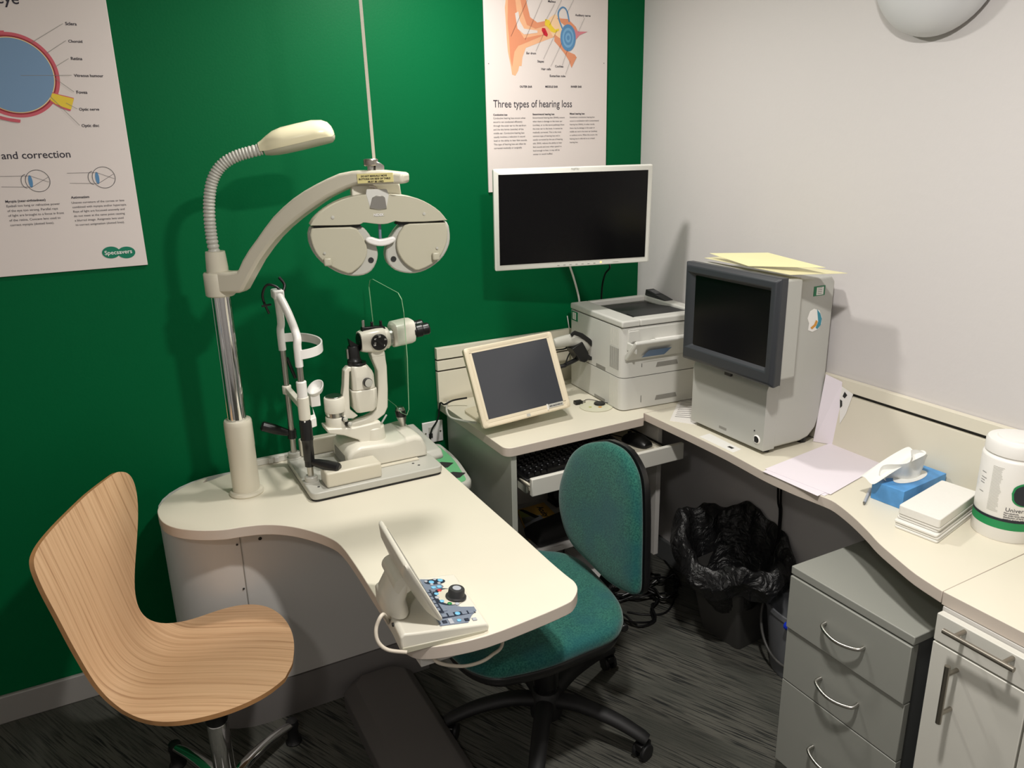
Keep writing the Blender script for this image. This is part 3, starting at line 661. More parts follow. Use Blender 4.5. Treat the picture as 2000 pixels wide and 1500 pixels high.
tp = MB().lathe([(.0195, .976), (.0205, .978), (.0205, .988), (.0175, .992), (.0165, 1.000), (.0165, 1.028), (.015, 1.031), (.002, 1.031)], (tx, YM, 0), (0, 0, 1), 'black', 32)
tp.prism([Vector((tx - .010, YM - .009, 1.030)), Vector((tx - .013, YM - .009, 1.052)), Vector((tx + .014, YM - .009, 1.030))], (0, .018, 0), 'black')
tp.box((tx - .0215, YM - .006, .996), (tx - .017, YM + .006, 1.024), 'steel')
obj('mirror_head', tp, sl, label='black mirror head on the lamp tower')
# microscope body along +x
D = Vector((1, .04, 0)).normalized()
mc = Vector((-1.146, YM, 1.058)) + Vector((0, 0, 0))
hz = oy(740, 662, YM).z
o_ = Vector((oy(704, 664, YM).x, YM, hz))
bd = MB()
def sq(c, w, h_, n=28, e=3.4):
    out = []
    for i in range(n):
        a = 2 * PI * i / n; cs, sn = math.cos(a), math.sin(a)
        out.append(c + Vector((0, 1, 0)) * w * math.copysign(abs(cs) ** (2 / e), cs) + Vector((0, 0, 1)) * h_ * math.copysign(abs(sn) ** (2 / e), sn))
    return out
bd.rings([sq(o_ + D * x, w, h_) for x, w, h_ in ((-.004, .027, .027), (.010, .031, .031), (.045, .034, .034), (.064, .033, .033), (.066, .032, .032))], 'inst_white')
obj('magnifier_body', bd, sl, angle=40)
obj('objective', MB().lathe([(.020, .002), (.0245, 0), (.0245, -.006), (.020, -.007), (.001, -.004)], o_, D, 'black', 36, sx=1.0), sl, label='black objective lens ring')
dr = MB(); d0 = oy(740.5, 668, YM - .0335); dn_ = Vector((0, -1, 0))
dr.lathe([(.0225, -.004), (.0235, .003), (.0215, .006), (.001, .0065)], d0, dn_, 'black', 40)
dr.box((-.015, -.009, -.0025), (.015, -.0062, .0025), 'rubber', R=Matrix.Rotation(.8, 3, 'Y'), o=d0)
text_into(dr, '10', d0 + Vector((-.017, -.0065, -.002)), UX, dn_, size=.006, mt='pure_white')
for s, a in (('16', 25), ('25', 90), ('10', 200), ('6', 325), ('40', 140)):
    text_into(dr, s, d0 + Vector((.0170 * math.cos(math.radians(a)) - .003, -.0066, .0170 * math.sin(math.radians(a)) - .002)), UX, dn_, size=.007, mt='pure_white', bold=.02)
obj('magnification_dial', dr, sl, label='round black magnification dial with white numerals')
obj('yoke', MB().box((o_.x + .024, YM - .017, hz - .046), (o_.x + .062, YM + .017, hz - .030), 'inst_white'), sl, bevel=.002)
rg = MB().lathe([(.029, .064), (.031, .066), (.031, .078), (.029, .080)], o_, D, 'inst_white', 36); rg.lathe([(.026, .080), (.026, .094)], o_, D, 'steel', 36)
obj('collar', rg, sl)
bn = MB()
e0 = o_ + D * .094
bn.rings([sq(e0 + D * x + Vector((0, 0, dz)), w, h_, e=4) for x, w, h_, dz in ((-.002, .032, .031, .004), (.004, .038, .034, .008), (.052, .040, .034, .012), (.060, .038, .032, .013))], 'inst_white')
obj('binocular_head', bn, sl, angle=40)
for sy in (-1, 1):
    q = e0 + D * .058 + Vector((0, .0235 * sy, .012)); dd = Vector((1, .02 * sy, .10)).normalized()
    obj('eyepiece', MB().lathe([(.0165, 0), (.0165, .006), (.019, .008), (.0195, .024), (.0165, .027), (.0170, .030), (.0175, .044), (.0155, .047), (.011, .047), (.010, .042), (.001, .042)], q, dd, 'black', 32), sl, label='black eyepiece')
lv = MB(); l0 = oy(712, 641, YM); l0.z = hz + .030
lv.prism([Vector((l0.x - .010, YM - .008, hz + .028)), Vector((l0.x - .008, YM - .008, hz + .040)), Vector((l0.x + .055, YM - .008, hz + .037)), Vector((l0.x + .06, YM - .008, hz + .028))], (0, .018, 0), 'black')
lv.cyl((l0.x - .003, YM, hz + .038), (l0.x - .003, YM, hz + .060), .0042, 'steel'); lv.cyl((l0.x + .022, YM, hz + .036), (l0.x + .022, YM, hz + .052), .004, 'black'); lv.cyl((l0.x + .048, YM, hz + .036), (l0.x + .048, YM, hz + .052), .004, 'black')
obj('shield_mount', lv, sl, bevel=.001, label='black mount with a steel pin')
sx_ = -1.052
shp = [(720, 560), (722, 547), (727, 545), (777, 572), (784, 585), (788, 610), (795, 700), (798, 800), (794, 811), (783, 806), (772, 792), (741, 768), (729, 640)]
S = [ox(a, b, sx_) for a, b in shp]
sh = MB().prism(S, (.002, 0, 0), 'acrylic_edge', 'clear_acrylic')
obj('breath_shield', sh, sl, smooth=False, label='clear acrylic breath shield')
# chin rest
fx, fy, gy = -1.343, -.341, -.141; cyy = (fy + gy) / 2
for y in (fy, gy):
    obj('pole_socket', MB().lathe([(.022, 0), (.022, .003), (.0175, .004), (.0175, .017), (.016, .019), (.007, .019)], (fx, y, BZ - .001), (0, 0, 1), 'inst_grey', 32), sl)
    obj('support_pole', MB().cyl((fx, y, BZ + .01), (fx, y, 1.06), .0085, 'steel'), sl, label='steel support pole')
    s_ = 1 if y == fy else -1
    pts = [Vector((fx, y, 1.015)), Vector((fx, y, 1.07)), Vector((fx + .003, y + .006 * s_, 1.095)), Vector((fx - .004, y + .04 * s_, 1.145)), Vector((fx - .012, y + .072 * s_, 1.180)), Vector((fx - .018, cyy - .006 * s_, 1.198))]
    obj('frame_tube', MB().tube(pts, .0105, 'pure_white', smooth=6), sl, label='white curved frame tube')
    h0_ = Vector((fx, y, BZ + .060 if y == fy else BZ + .075))
    gd = Vector((.62, -.55, -.12)) if y == fy else Vector((-.5, .10, .22))
    gd.normalize()
    gr = MB().lathe([(.013, -.013), (.013, .013)], h0_, (0, 0, 1), 'black', 24)
    gr.tube([h0_ + gd * .008, h0_ + gd * .025, h0_ + gd * .05, h0_ + gd * .085, h0_ + gd * .09], [.009, .012, .0145, .0145, .010], 'black', n=18)
    obj('grip_handle', gr, sl, label='black grip handle')
obj('top_bracket', MB().box((fx - .030, cyy - .022, 1.182), (fx - .002, cyy + .022, 1.206), 'pure_white'), sl, bevel=.004)
cb = MB().tube([Vector((fx - .035, cyy + .05, 1.135)), Vector((fx - .05, cyy + .03, 1.185)), Vector((fx - .04, cyy + .01, 1.218)), Vector((fx - .018, cyy, 1.214)), Vector((fx - .005, cyy - .01, 1.196))], .0035, 'black', smooth=6)
cb.tube([Vector((fx - .005, cyy - .01, 1.196)), Vector((fx + .006, cyy + .006, 1.215)), Vector((fx - .004, cyy + .016, 1.235))], .004, 'black', smooth=6)
cb.tube([Vector((fx - .055, cyy + .03, 1.160)), Vector((fx - .03, cyy + .03, 1.162))], .003, 'black')
obj('fixation_lamp', cb, sl, label='looped black fixation lamp lead tied at the top')
bd_ = []
for i in range(25):
    a = PI / 2 - PI * i / 24
    bd_.append(Vector((fx - .004 + .088 * math.cos(a) ** .8 if math.cos(a) > 0 else fx - .004, cyy + .108 * math.sin(a), 1.048)))
hbm = MB(); R1 = []
for i, p in enumerate(bd_):
    tdir = (bd_[min(i + 1, 24)] - bd_[max(i - 1, 0)]).normalized(); nn = Vector((tdir.y, -tdir.x, 0)) * .0022
    R1.append([p - nn - Vector((0, 0, .012)), p + nn - Vector((0, 0, .012)), p + nn + Vector((0, 0, .012)), p - nn + Vector((0, 0, .012))])
hbm.rings(R1, 'pure_white')
obj('forehead_band', hbm, sl, label='white curved forehead band', angle=50)
cl = MB().lathe([(.0135, .905), (.0135, .975)], (fx, fy, 0), (0, 0, 1), 'pure_white', 28); cl.lathe([(.0155, .868), (.0155, .932)], (fx, fy, 0), (0, 0, 1), 'inst_white', 28); cl.lathe([(.013, .885), (.013, .91)], (fx, gy, 0), (0, 0, 1), 'inst_white', 24)
cl.box((fx - .006, fy, .888), (fx + .010, gy, .906), 'inst_white')
cl.prism([Vector((fx - .005, fy - .016, .842)), Vector((fx - .014, fy, .842)), Vector((fx - .005, fy + .016, .842)), Vector((fx + .03, fy + .03, .842)), Vector((fx + .045, cyy, .842)), Vector((fx + .03, fy, .842))], (0, 0, .026), 'pure_white')
co = obj('chin_rest_arm', cl, sl, bevel=.003)
cup = MB(); C2 = Vector((fx + .060, cyy - .01, .918))
cup.lathe([(.004, -.012), (.014, -.009), (.021, .002), (.024, .010), (.022, .011), (.019, .003), (.012, -.005), (.001, -.007)], C2, (-.5, -.35, .9), 'pure_white', 32, sx=1.15); cup.box((C2.x - .022, cyy - .022, .872), (C2.x + .004, cyy + .006, .908), 'pure_white')
obj('chin_cup', cup, sl, bevel=.002, label='white chin cup')
kb = MB().lathe([(.014, .868), (.0165, .862), (.0165, .815), (.0175, .812), (.0155, .806), (.0145, .795), (.0145, .752), (.012, .748)], (fx, fy, 0), (0, 0, 1), 'black', 28)
obj('height_screw', kb, sl, label='ribbed black height adjusting sleeve')
obj('fixation_rod', MB().tube([Vector((fx + .01, gy, .99)), Vector((fx + .022, gy + .01, .95)), Vector((fx + .03, gy + .01, .925))], .005, 'black'), sl)
# power box behind
pb = MB().prism([Vector((-1.02, y, z)) for y, z in ((-.320, TZ + .001), (-.325, TZ + .012), (-.31, TZ + .030), (-.08, TZ + .038), (-.07, TZ + .001))], (.078, 0, 0), 'inst_grey')
pbo = obj('power_box', pb, sl, bevel=.008, seg=3)
# ------------------------------------------------------------------ green tray on a stand in the gap
gt = thing('instrument_tray', 'round-ended pale tray with a green face in the gap beside the computer desk', 'tray', (-.885, -.25, 0))
def tray(z, g): return fillet([Vector((-.950 + g, -.395 + g, z)), Vector((-.880 - g, -.395 + g, z)), Vector((-.845 - g, -.20, z)), Vector((-.845 - g, -.05 - g, z)), Vector((-.950 + g, -.05 - g, z))], [.02, .04, .12, .02, .02])
obj('tray_body', MB().rings([tray(.572, .004), tray(.576, 0), tray(.596, 0), tray(.60, .003)], 'inst_grey'), gt, angle=50)
obj('green_inset', MB().prism(tray(.6005, .014), (0, 0, .0008), 'green_face'), gt, smooth=False, label='green inset panel')
for y in (-.315, -.225): obj('dark_symbol', MB().prism([Vector((-.930, y - .030, .6015)), Vector((-.905, y - .036, .6015)), Vector((-.875, y - .012, .6015)), Vector((-.905, y + .014, .6015)), Vector((-.935, y + .012, .6015))], (0, 0, .0006), 'gap'), gt, smooth=False)
obj('support_post', MB().box((-.91, -.24, .02), (-.87, -.20, .574), 'ped_grey').box((-.948, -.32, 0), (-.835, -.12, .022), 'ped_grey'), gt, bevel=.003)
# ------------------------------------------------------------------ computer desk in the corner
DZ = .73
cd = thing('computer_desk', 'white corner computer desk with a slatted back board and an open keyboard drawer', 'desk', (-.5, -.25, 0))
tp = fillet([Vector((-.825, -.003, DZ)), Vector((-.825, -.505, DZ)), Vector((-.33, -.492, DZ)), Vector((-.306, -.459, DZ)), Vector((-.003, -.459, DZ)), Vector((-.003, -.003, DZ))], [0, .03, .005, 0, 0, 0])
obj('desk_top', MB().prism(tp, (0, 0, -.028), 'edge_band', 'laminate'), cd, bevel=.0015)
obj('side_panel', MB().box((-.800, -.488, 0), (-.782, -.02, DZ - .028), 'side_grey'), cd, bevel=.001)
rp = MB().prism([Vector((-.240, -.452, .20)), Vector((-.240, -.452, DZ - .028)), Vector((-.240, -.02, DZ - .028)), Vector((-.240, -.02, 0)), Vector((-.240, -.16, 0)), Vector((-.240, -.20, .20))], (.018, 0, 0), 'panel_white')
obj('side_panel', rp, cd, bevel=.001)
obj('shelf', MB().box((-.782, -.36, .262), (-.24, -.02, .28), 'panel_white'), cd, bevel=.001)
obj('back_panel', MB().box((-.782, -.022, .05), (-.24, -.006, DZ - .03), 'panel_white'), cd)
sb = MB()
for z0, z1 in ((DZ, .836), (.842, .874), (.880, .918)): sb.box((-.826, -.022, z0), (-.300, -.004, z1), 'laminate')
sb.box((-.8255, -.010, DZ), (-.301, -.002, .917), 'gap')
obj('slatted_back_board', sb, cd, bevel=.0008, label='cream back board with two dark slots')
kt = MB().box((-.770, -.545, .600), (-.245, -.08, .614), 'laminate').prism([Vector((-.772, -.560, .590)), Vector((-.772, -.560, .645)), Vector((-.772, -.545, .645)), Vector((-.772, -.545, .590))], (.552, 0, 0), 'laminate_cool')
kt.box((-.770, -.545, .614), (-.764, -.08, .622), 'laminate')
ktr = obj('keyboard_drawer', kt, cd, bevel=.003)
obj('runner', MB().box((-.781, -.54, .596), (-.772, -.05, .618), 'steel'), ktr)
obj('runner', MB().box((-.243, -.52, .596), (-.2405, -.05, .618), 'gap'), ktr)
# keyboard
KZ = .6145
kyaw = math.radians(4)
kb_ = thing('keyboard', 'black computer keyboard in the open drawer of the corner desk', 'keyboard', (-.568, -.430, KZ), rotm(kyaw))
kx, ky = .410, .150
b = MB().prism([Vector((-kx / 2, -ky / 2, 0)), Vector((-kx / 2, -ky / 2, .012)), Vector((-kx / 2, ky / 2, .026)), Vector((-kx / 2, ky / 2, 0))], (kx, 0, 0), 'black')
obj('body', b, kb_, bevel=.003, local=True)
keys = MB(); random.seed(3)
def keycap(x, y, w):
    z = .012 + (y + ky / 2) / ky * .014
    keys.rings([[Vector((x + sx * (w / 2 - .0008), y + sy * .0078, z)) for sx, sy in ((-1, -1), (1, -1), (1, 1), (-1, 1))], [Vector((x + sx * (w / 2 - .003), y + sy * .0058, z + .009)) for sx, sy in ((-1, -1), (1, -1), (1, 1), (-1, 1))]], 'black')
    keys.add([Vector((x - .004, y + .0, z + .0093)), Vector((x - .0008, y + .0, z + .0093)), Vector((x - .0008, y + .0035, z + .0093)), Vector((x - .004, y + .0035, z + .0093))], [(0, 1, 2, 3)], 'key_light')
for r in range(6):
    y = -.058 + r * .0222 + (.004 if r == 5 else 0); x = -.192
    ws = [.0205] * 13 if r != 0 else [.022, .022, .022, .105, .022, .022, .022]
    for w_ in ws: keycap(x + w_ / 2, y, w_); x += w_
    for i in range(3):
        if r not in (2,) : keycap(.082 + .018 * i, y, .0175)
    for i in range(4):
        if r < 5: keycap(.142 + .0145 * i, y, .014)
obj('keycaps', keys, kb_, local=True, smooth=False)
# mouse
ms = thing('computer_mouse', 'black computer mouse in the drawer to the right of the keyboard', 'mouse', (-.305, -.425, KZ), rotm(math.radians(12)))
rg_ = []
for t_, w_, h_ in ((-.055, .012, .010), (-.052, .021, .017), (-.035, .029, .028), (-.01, .031, .035), (.018, .028, .033), (.040, .026, .025), (.052, .019, .016), (.056, .008, .010)):
    rg_.append([Vector((w_ * math.cos(a), t_, .001 + h_ * max(0, math.sin(a)) ** .8 if math.sin(a) > 0 else .001)) for a in [2 * PI * i / 20 for i in range(20)]])
obj('body', MB().rings(rg_, 'black'), ms, local=True, sub=1)
obj('scroll_wheel', MB().cyl((-.003, .030, .029), (.003, .030, .029), .007, 'rubber'), ms, local=True)
tag(obj('mouse_cable', MB().tube([Vector((-.317, -.372, KZ + .006)), Vector((-.34, -.31, KZ + .003)), Vector((-.40, -.24, KZ + .004)), Vector((-.46, -.15, KZ + .003)), Vector((-.5, -.09, KZ + .004))], .0016, 'black', smooth=6)), 'thin black lead running back from the computer mouse', 'cable')
# magazine, black bag, speaker on the lower shelf
mg = thing('magazine', 'orange and lime magazine lying on the lower shelf of the corner desk', 'magazine', (-.56, -.15, .28))
mz = .288
MQ = [oz(a, b, mz) for a, b in ((1010, 996), (1062, 981), (1097, 1016), (1034, 1052))]
MQ = [Vector((max(p.x, -.77), min(p.y, -.03), mz)) for p in MQ]
obj('cover', MB().prism(MQ, (0, 0, -.008), 'magazine'), mg)
g = MB()
def mq(s, t_): return (MQ[0] * (1 - s) + MQ[1] * s) * (1 - t_) + (MQ[3] * (1 - s) + MQ[2] * s) * t_ + Vector((0, 0, .0006))
g.add([mq(.02, .3), mq(.6, .45), mq(.65, .98), mq(.02, .98)], [(0, 1, 2, 3)], 'key_light'); g.add([mq(.02, .05), mq(.3, .1), mq(.45, .5), mq(.02, .55)], [(0, 1, 2, 3)], 'lime'); g.add([p + Vector((0, 0, .0004)) for p in (mq(.05, .02), mq(.2, .05), mq(.55, .5), mq(.4, .5))], [(0, 1, 2, 3)], 'gap')
text_into(g, 'Acuity', mq(.66, .12), (mq(.66, .9) - mq(.66, .1)), Vector((0, 0, 1)), width=.085, bold=.03)
obj('cover_print', g, mg, smooth=False)
bk = [oz(a, b, .285) for a, b in ((1042, 1060), (1098, 1020), (1124, 1072), (1116, 1082))]
bb = MB().rings([[Vector((-.63, -.345, .281)), Vector((-.45, -.345, .281)), Vector((-.45, -.245, .281)), Vector((-.63, -.245, .281))], [Vector((-.635, -.35, .31)), Vector((-.445, -.35, .31)), Vector((-.445, -.24, .31)), Vector((-.635, -.24, .31))], [Vector((-.61, -.33, .335)), Vector((-.47, -.33, .35)), Vector((-.46, -.25, .35)), Vector((-.60, -.26, .335))]], 'black_matt')
tag(obj('document_bag', bb, bevel=.01, seg=3), 'black bag lying on the lower shelf in front of the magazine', 'bag')
sp_ = thing('desk_speaker', 'small black oval speaker standing at the back of the lower shelf', 'speaker', (-.40, -.08, .28))
obj('body', MB().lathe([(.028, 0), (.034, .008), (.034, .03), (.028, .04)], (-.40, -.07, .335), (0, -1, .25), 'black', 30, sx=1.45), sp_)
obj('foot', MB().box((-.425, -.115, .28), (-.375, -.045, .29), 'black'), sp_, bevel=.003)
# ------------------------------------------------------------------ right-hand desk
rd = thing('side_desk', 'long cream wall desk with a wavy front edge carrying the large grey test machine', 'desk', (-.15, -1.0, 0))
de = [(1261, 806.5), (1352, 850), (1420, 883), (1489, 920), (1530, 939), (1563, 953), (1607, 970), (1632, 982), (1665, 1008), (1695, 1037), (1717, 1061), (1753, 1092), (1790, 1122), (1841, 1155)]
dp = [oz(a, b, DZ) for a, b in de]
dp[0] = Vector((-.304, -.461, DZ))
dp = [dp[0]] + crom(dp[1:], 3)
YE = dp[-1].y
dp += [Vector((-.003, oz(2000, 1073, DZ).y + .0, DZ)) if False else Vector((-.0205, YE + .012, DZ)), Vector((-.0205, -.461, DZ))]
obj('desk_top', MB().prism(dp, (0, 0, -.026), 'edge_band', 'laminate'), rd, bevel=.0015)
up = MB().box((-.020, -2.4, DZ + .001), (-.002, -.461, .886), 'laminate').box((-.020, -2.4, .896), (-.002, -.461, .928), 'laminate').box((-.010, -2.4, .885), (-.003, -.461, .897), 'gap')
wb_ = thing('wall_board', 'long cream board with a dark slot fixed along the wall behind the side desk', 'board', (-.01, -1.4, DZ))
obj('slotted_board', up, wb_, bevel=.0008)
obj('wall_bracket', MB().box((-.05, -1.62, DZ - .30), (-.003, -1.60, DZ - .026), 'panel_white'), rd)
# white cupboard
cbx = -.462
cu = thing('white_cupboard', 'white cupboard with steel bar handles at the right edge of the photo', 'cupboard', (-.23, -1.9, 0))
tp2 = [Vector((cbx - .0, YE, DZ)), Vector((-.003, YE + .011, DZ)), Vector((-.003, -2.5, DZ)), Vector((cbx, -2.5, DZ))]
tp2[0].x = dp[-3].x
tp2[3].x = dp[-3].x
tp2[1].x = tp2[2].x = -.0215
obj('worktop', MB().prism([p + Vector((0, -.0012, .0006)) for p in tp2], (0, 0, -.028), 'edge_band', 'laminate'), cu, bevel=.0012)
obj('carcass', MB().box((-.440, -2.48, .0), (-.022, YE - .006, DZ - .0285), 'panel_white'), cu, bevel=.001)
fy0 = YE - .008
dY = ox(1990, 1460, -.456).y
obj_d = obj('drawer', MB().box((-.458, dY + .001 - .0, .636), (-.441, fy0, DZ - .036), 'laminate_cool'), cu, bevel=.0015)
def bar(p0, p1, par, out=.030):
    p0, p1 = Vector(p0), Vector(p1); d_ = p1 - p0
    h = MB().cyl(p0, p1, .0052, 'brushed')
    for t_ in (.16, .84):
        q = p0 + d_ * t_; h.cyl(q, (-.458, q.y, q.z), .0042, 'brushed')
    return obj('handle', h, par, label='brushed steel bar handle')
hA, hB = ox(1842, 1232, -.490), ox(1982, 1301, -.490)
dr_w = MB().box((-.458, hB.y - .06, .636), (-.441, fy0, DZ - .036), 'laminate_cool')
bar((-.490, hA.y, hA.z), (-.490, hB.y, hA.z), obj_d)
if dY > hB.y - .04:
    obj_d.data.vertices  # drawer front is widened below to carry its handle
door = obj('door', MB().box((-.458, dY + .001, .03), (-.441, fy0, .632), 'laminate_cool'), cu, bevel=.0015)
vA, vB = ox(1851, 1301, -.490), ox(1832, 1412, -.490)
bar((-.490, vA.y, vA.z), (-.490, vA.y, vB.z), door)
obj('door', MB().box((-.458, dY - .35, .03), (-.441, dY - .003, .632), 'laminate_cool'), cu, bevel=.0015)
obj('drawer', MB().box((-.458, dY - .35, .636), (-.441, dY - .003, DZ - .036), 'laminate_cool'), cu, bevel=.0015)
# grey pedestal
gp_ = thing('drawer_pedestal', 'grey three-drawer office pedestal with bow handles under the side desk', 'drawer unit', (-.2, -1.37, 0))
py1, py0 = -1.213, -1.532
obj('carcass', MB().box((-.415, py0 + .003, .03), (-.02, py1 - .003, .578), 'ped_dark'), gp_, bevel=.001)
obj('top_panel', MB().box((-.436, py0 - .002, .580), (-.02, py1 + .002, .600), 'ped_grey'), gp_, bevel=.002)
for i, (z0, z1, hz_) in enumerate(((.437, .576, .512), (.289, .434, .362), (.045, .286, .168))):
    d = obj('drawer', MB().box((-.434 - (.005 if i == 0 else 0), py0, z0), (-.416, py1, z1), 'ped_grey'), gp_, bevel=.0015)
    yc = -1.375
    pts = [Vector((-.434, yc + .051, hz_)), Vector((-.452, yc + .050, hz_ - .003)), Vector((-.462, yc + .028, hz_ - .007)), Vector((-.466, yc, hz_ - .009)), Vector((-.462, yc - .028, hz_ - .007)), Vector((-.452, yc - .050, hz_ - .003)), Vector((-.434, yc - .051, hz_))]
    obj('handle', MB().tube(pts, .0042, 'steel', smooth=5), d, label='satin bow handle')
    if i == 0:
        l_ = ox(1565, 1148, -.434)
        k = MB().lathe([(.011, 0), (.011, .003), (.008, .004), (.0075, .002), (.001, .002)], l_, (-1, 0, 0), 'brushed', 28); k.box((l_.x - .0045, l_.y - .001, l_.z - .004), (l_.x - .002, l_.y + .001, l_.z + .004), 'gap')
        obj('lock', k, d, label='round steel lock')
for x, y in ((-.38, py0 + .04), (-.38, py1 - .04), (-.06, py0 + .04), (-.06, py1 - .04)): obj('foot', MB().lathe([(.014, 0), (.014, .03)], (x, y, 0), (0, 0, 1), 'black', 16), gp_)
# ------------------------------------------------------------------ printer
PO = Vector((-.363, -.414, DZ)); PY = math.radians(-4.2); PR = rotm(PY)
pr = thing('laser_printer', 'white laser printer with an extra paper tray on the corner desk', 'printer', PO, PR)
W, DPT = .33, .343
def plan(g, z, r=.028): return fillet([Vector((g, g, z)), Vector((W - g, g, z)), Vector((W - g, DPT - g, z)), Vector((g, DPT - g, z))], [r, r, .008, .008])
obj('lower_tray_unit', MB().rings([plan(.003, .002), plan(0, .004), plan(0, .109)], 'printer'), pr, local=True, angle=50)
obj('body', MB().rings([plan(.0, .1115), plan(0, .272)], 'printer'), pr, local=True, angle=50)
obj('tray_gap', MB().rings([plan(.004, .108), plan(.004, .113)], 'gap'), pr, local=True, smooth=False)
lid = MB()
ox0, ox1, oy0, oy1 = .066, .288, .046, .322
o_out = [(0, 0), (W, 0), (W, DPT), (0, DPT)]
def lidbox(a, b, c, d_): lid.box((a, b, .275), (c, d_, .296), 'printer')
lidbox(-.001, -.001, ox0, DPT + .001); lidbox(ox1, -.001, W + .001, DPT + .001); lidbox(ox0 - .002, -.001, ox1 + .002, oy0); lidbox(ox0 - .002, oy1, ox1 + .002, DPT + .001)
obj('top_cover', lid, pr, local=True, bevel=.005, seg=3)
bin_ = MB().prism([Vector((ox0, oy0, .2735)), Vector((ox0, oy0, .289)), Vector((ox0, oy0 + .12, .286)), Vector((ox0, oy1 - .04, .2745)), Vector((ox0, oy1, .2735))], (ox1 - ox0, 0, 0), 'printer_dark')
bin_.box((ox0 + .02, oy0 + .005, .287), (ox1 - .02, oy0 + .07, .291), 'printer_dark')
obj('output_bin', bin_, pr, local=True, bevel=.001, label='dark grey paper output bin')
cpn = MB().rings([[Vector((.291, .20, .297)), Vector((.326, .20, .297)), Vector((.326, .325, .297)), Vector((.291, .325, .297))], [Vector((.292, .202, .299)), Vector((.325, .202, .299)), Vector((.325, .322, .318)), Vector((.292, .322, .318))]], 'printer_dark')
cpn.add([Vector((.296, .265, .3103)), Vector((.320, .265, .3103)), Vector((.320, .305, .3165)), Vector((.296, .305, .3165))], [(0, 1, 2, 3)], 'touch_glass')
obj('control_panel', cpn, pr, local=True, bevel=.001)
fl = MB().prism([Vector((.010, .0, .172)), Vector((.010, -.010, .170)), Vector((.010, -.066, .236)), Vector((.010, -.058, .245)), Vector((.010, .0, .188))], (.312, 0, 0), 'printer')
fl.box((.018, -.05, .20), (.026, .002, .228), 'printer')
flo = obj('tray_flap', fl, pr, local=True, bevel=.004, seg=3, label='open front paper flap')
n_ = Vector((0, -.732, -.68)); n_.normalize()
lbm = MB().add([Vector((.055, -.0255, .1815)), Vector((.14, -.0255, .1815)), Vector((.15, -.052, .210)), Vector((.065, -.052, .210))], [(0, 1, 2, 3)], 'blue_label')
for v in lbm.v: v += n_ * .0012
obj('blue_label', lbm, flo, local=True, smooth=False)
rc = MB().box((.022, -.0015, .185), (.325, .001, .268), 'printer').box((.022, -.004, .225), (.060, .0, .262), 'printer').box((.035, -.006, .19), (.048, 0, .23), 'vent_grey').box((.048, -.012, .20), (.315, 0, .208), 'vent_grey').box((.12, -.035, .226), (.30, 0, .230), 'pure_white').box((.13, -.030, .216), (.30, 0, .225), 'vent_grey')
obj('paper_guide', rc, pr, local=True, bevel=.001)
cr = MB(); random.seed(5)
vs = []
for i in range(6):
    for j in range(5):
        vs.append(Vector((.070 + .009 * i + random.uniform(-.003, .003), -.045 + .010 * j + random.uniform(-.003, .003), .219 + random.uniform(0, .018) * (1 if 0 < i < 5 and 0 < j < 4 else .3))))
cr.add(vs, [(i * 5 + j, (i + 1) * 5 + j, (i + 1) * 5 + j + 1, i * 5 + j + 1) for i in range(5) for j in range(4)], 'tissue')
wmx = Matrix.Translation(PO) @ PR.to_4x4()
for i, v in enumerate(cr.v): cr.v[i] = wmx @ v
tag(obj('crumpled_paper', cr, smooth=False), 'crumpled scrap of white paper in the open flap of the printer', 'paper')
for zz in (.142, .030): obj('pull_shade', MB().prism([Vector((.128, -.0012, zz - .008)), Vector((.212, -.0012, zz - .008)), Vector((.207, -.0012, zz + .007)), Vector((.133, -.0012, zz + .007))], (0, .002, 0), 'vent_grey'), pr, local=True, label='finger pull with its shade painted as flat grey')  # flat grey plates put the shade of the finger pulls into colour
for z0, z1 in ((.140, .152), (.022, .045)): obj('level_mark', MB().box((.074, -.0008, z0), (.0755, .001, z1), 'gap'), pr, local=True)
vt = MB()
for i in range(9): vt.box((-.0008, .020 + i * .0062, .135), (.001, .0222 + i * .0062, .205), 'vent_grey')
for i in range(9): vt.box((-.0005, .020 + i * .0062, .210), (.001, .0220 + i * .0062, .266), 'laminate_cool'); vt.box((-.0005, .020 + i * .0062, .008), (.001, .0220 + i * .0062, .104), 'laminate_cool')
vt.box((-.0006, .10, .004), (.001, .17, .014), 'vent_grey'); vt.box((-.0006, .10, .113), (.001, .16, .124), 'vent_grey')
obj('side_vent', vt, pr, local=True, smooth=False)
sk = MB().box((-.0009, .290, .238), (.001, .334, .270), 'sticker_green').box((-.0012, .302, .242), (.001, .326, .266), 'pure_white')
for i in range(4): sk.box((-.0014, .305, .246 + i * .005), (.001, .320, .2475 + i * .005), 'vent_grey')
obj('asset_sticker', sk, pr, local=True, label='small green and white sticker')
oval = 0 and MB().lathe([(.011, 0), (.0095, .0005)], Vector((.255, -.038, .193)) + n_ * .0022, n_, 'vent_grey', 28, sx=.35)
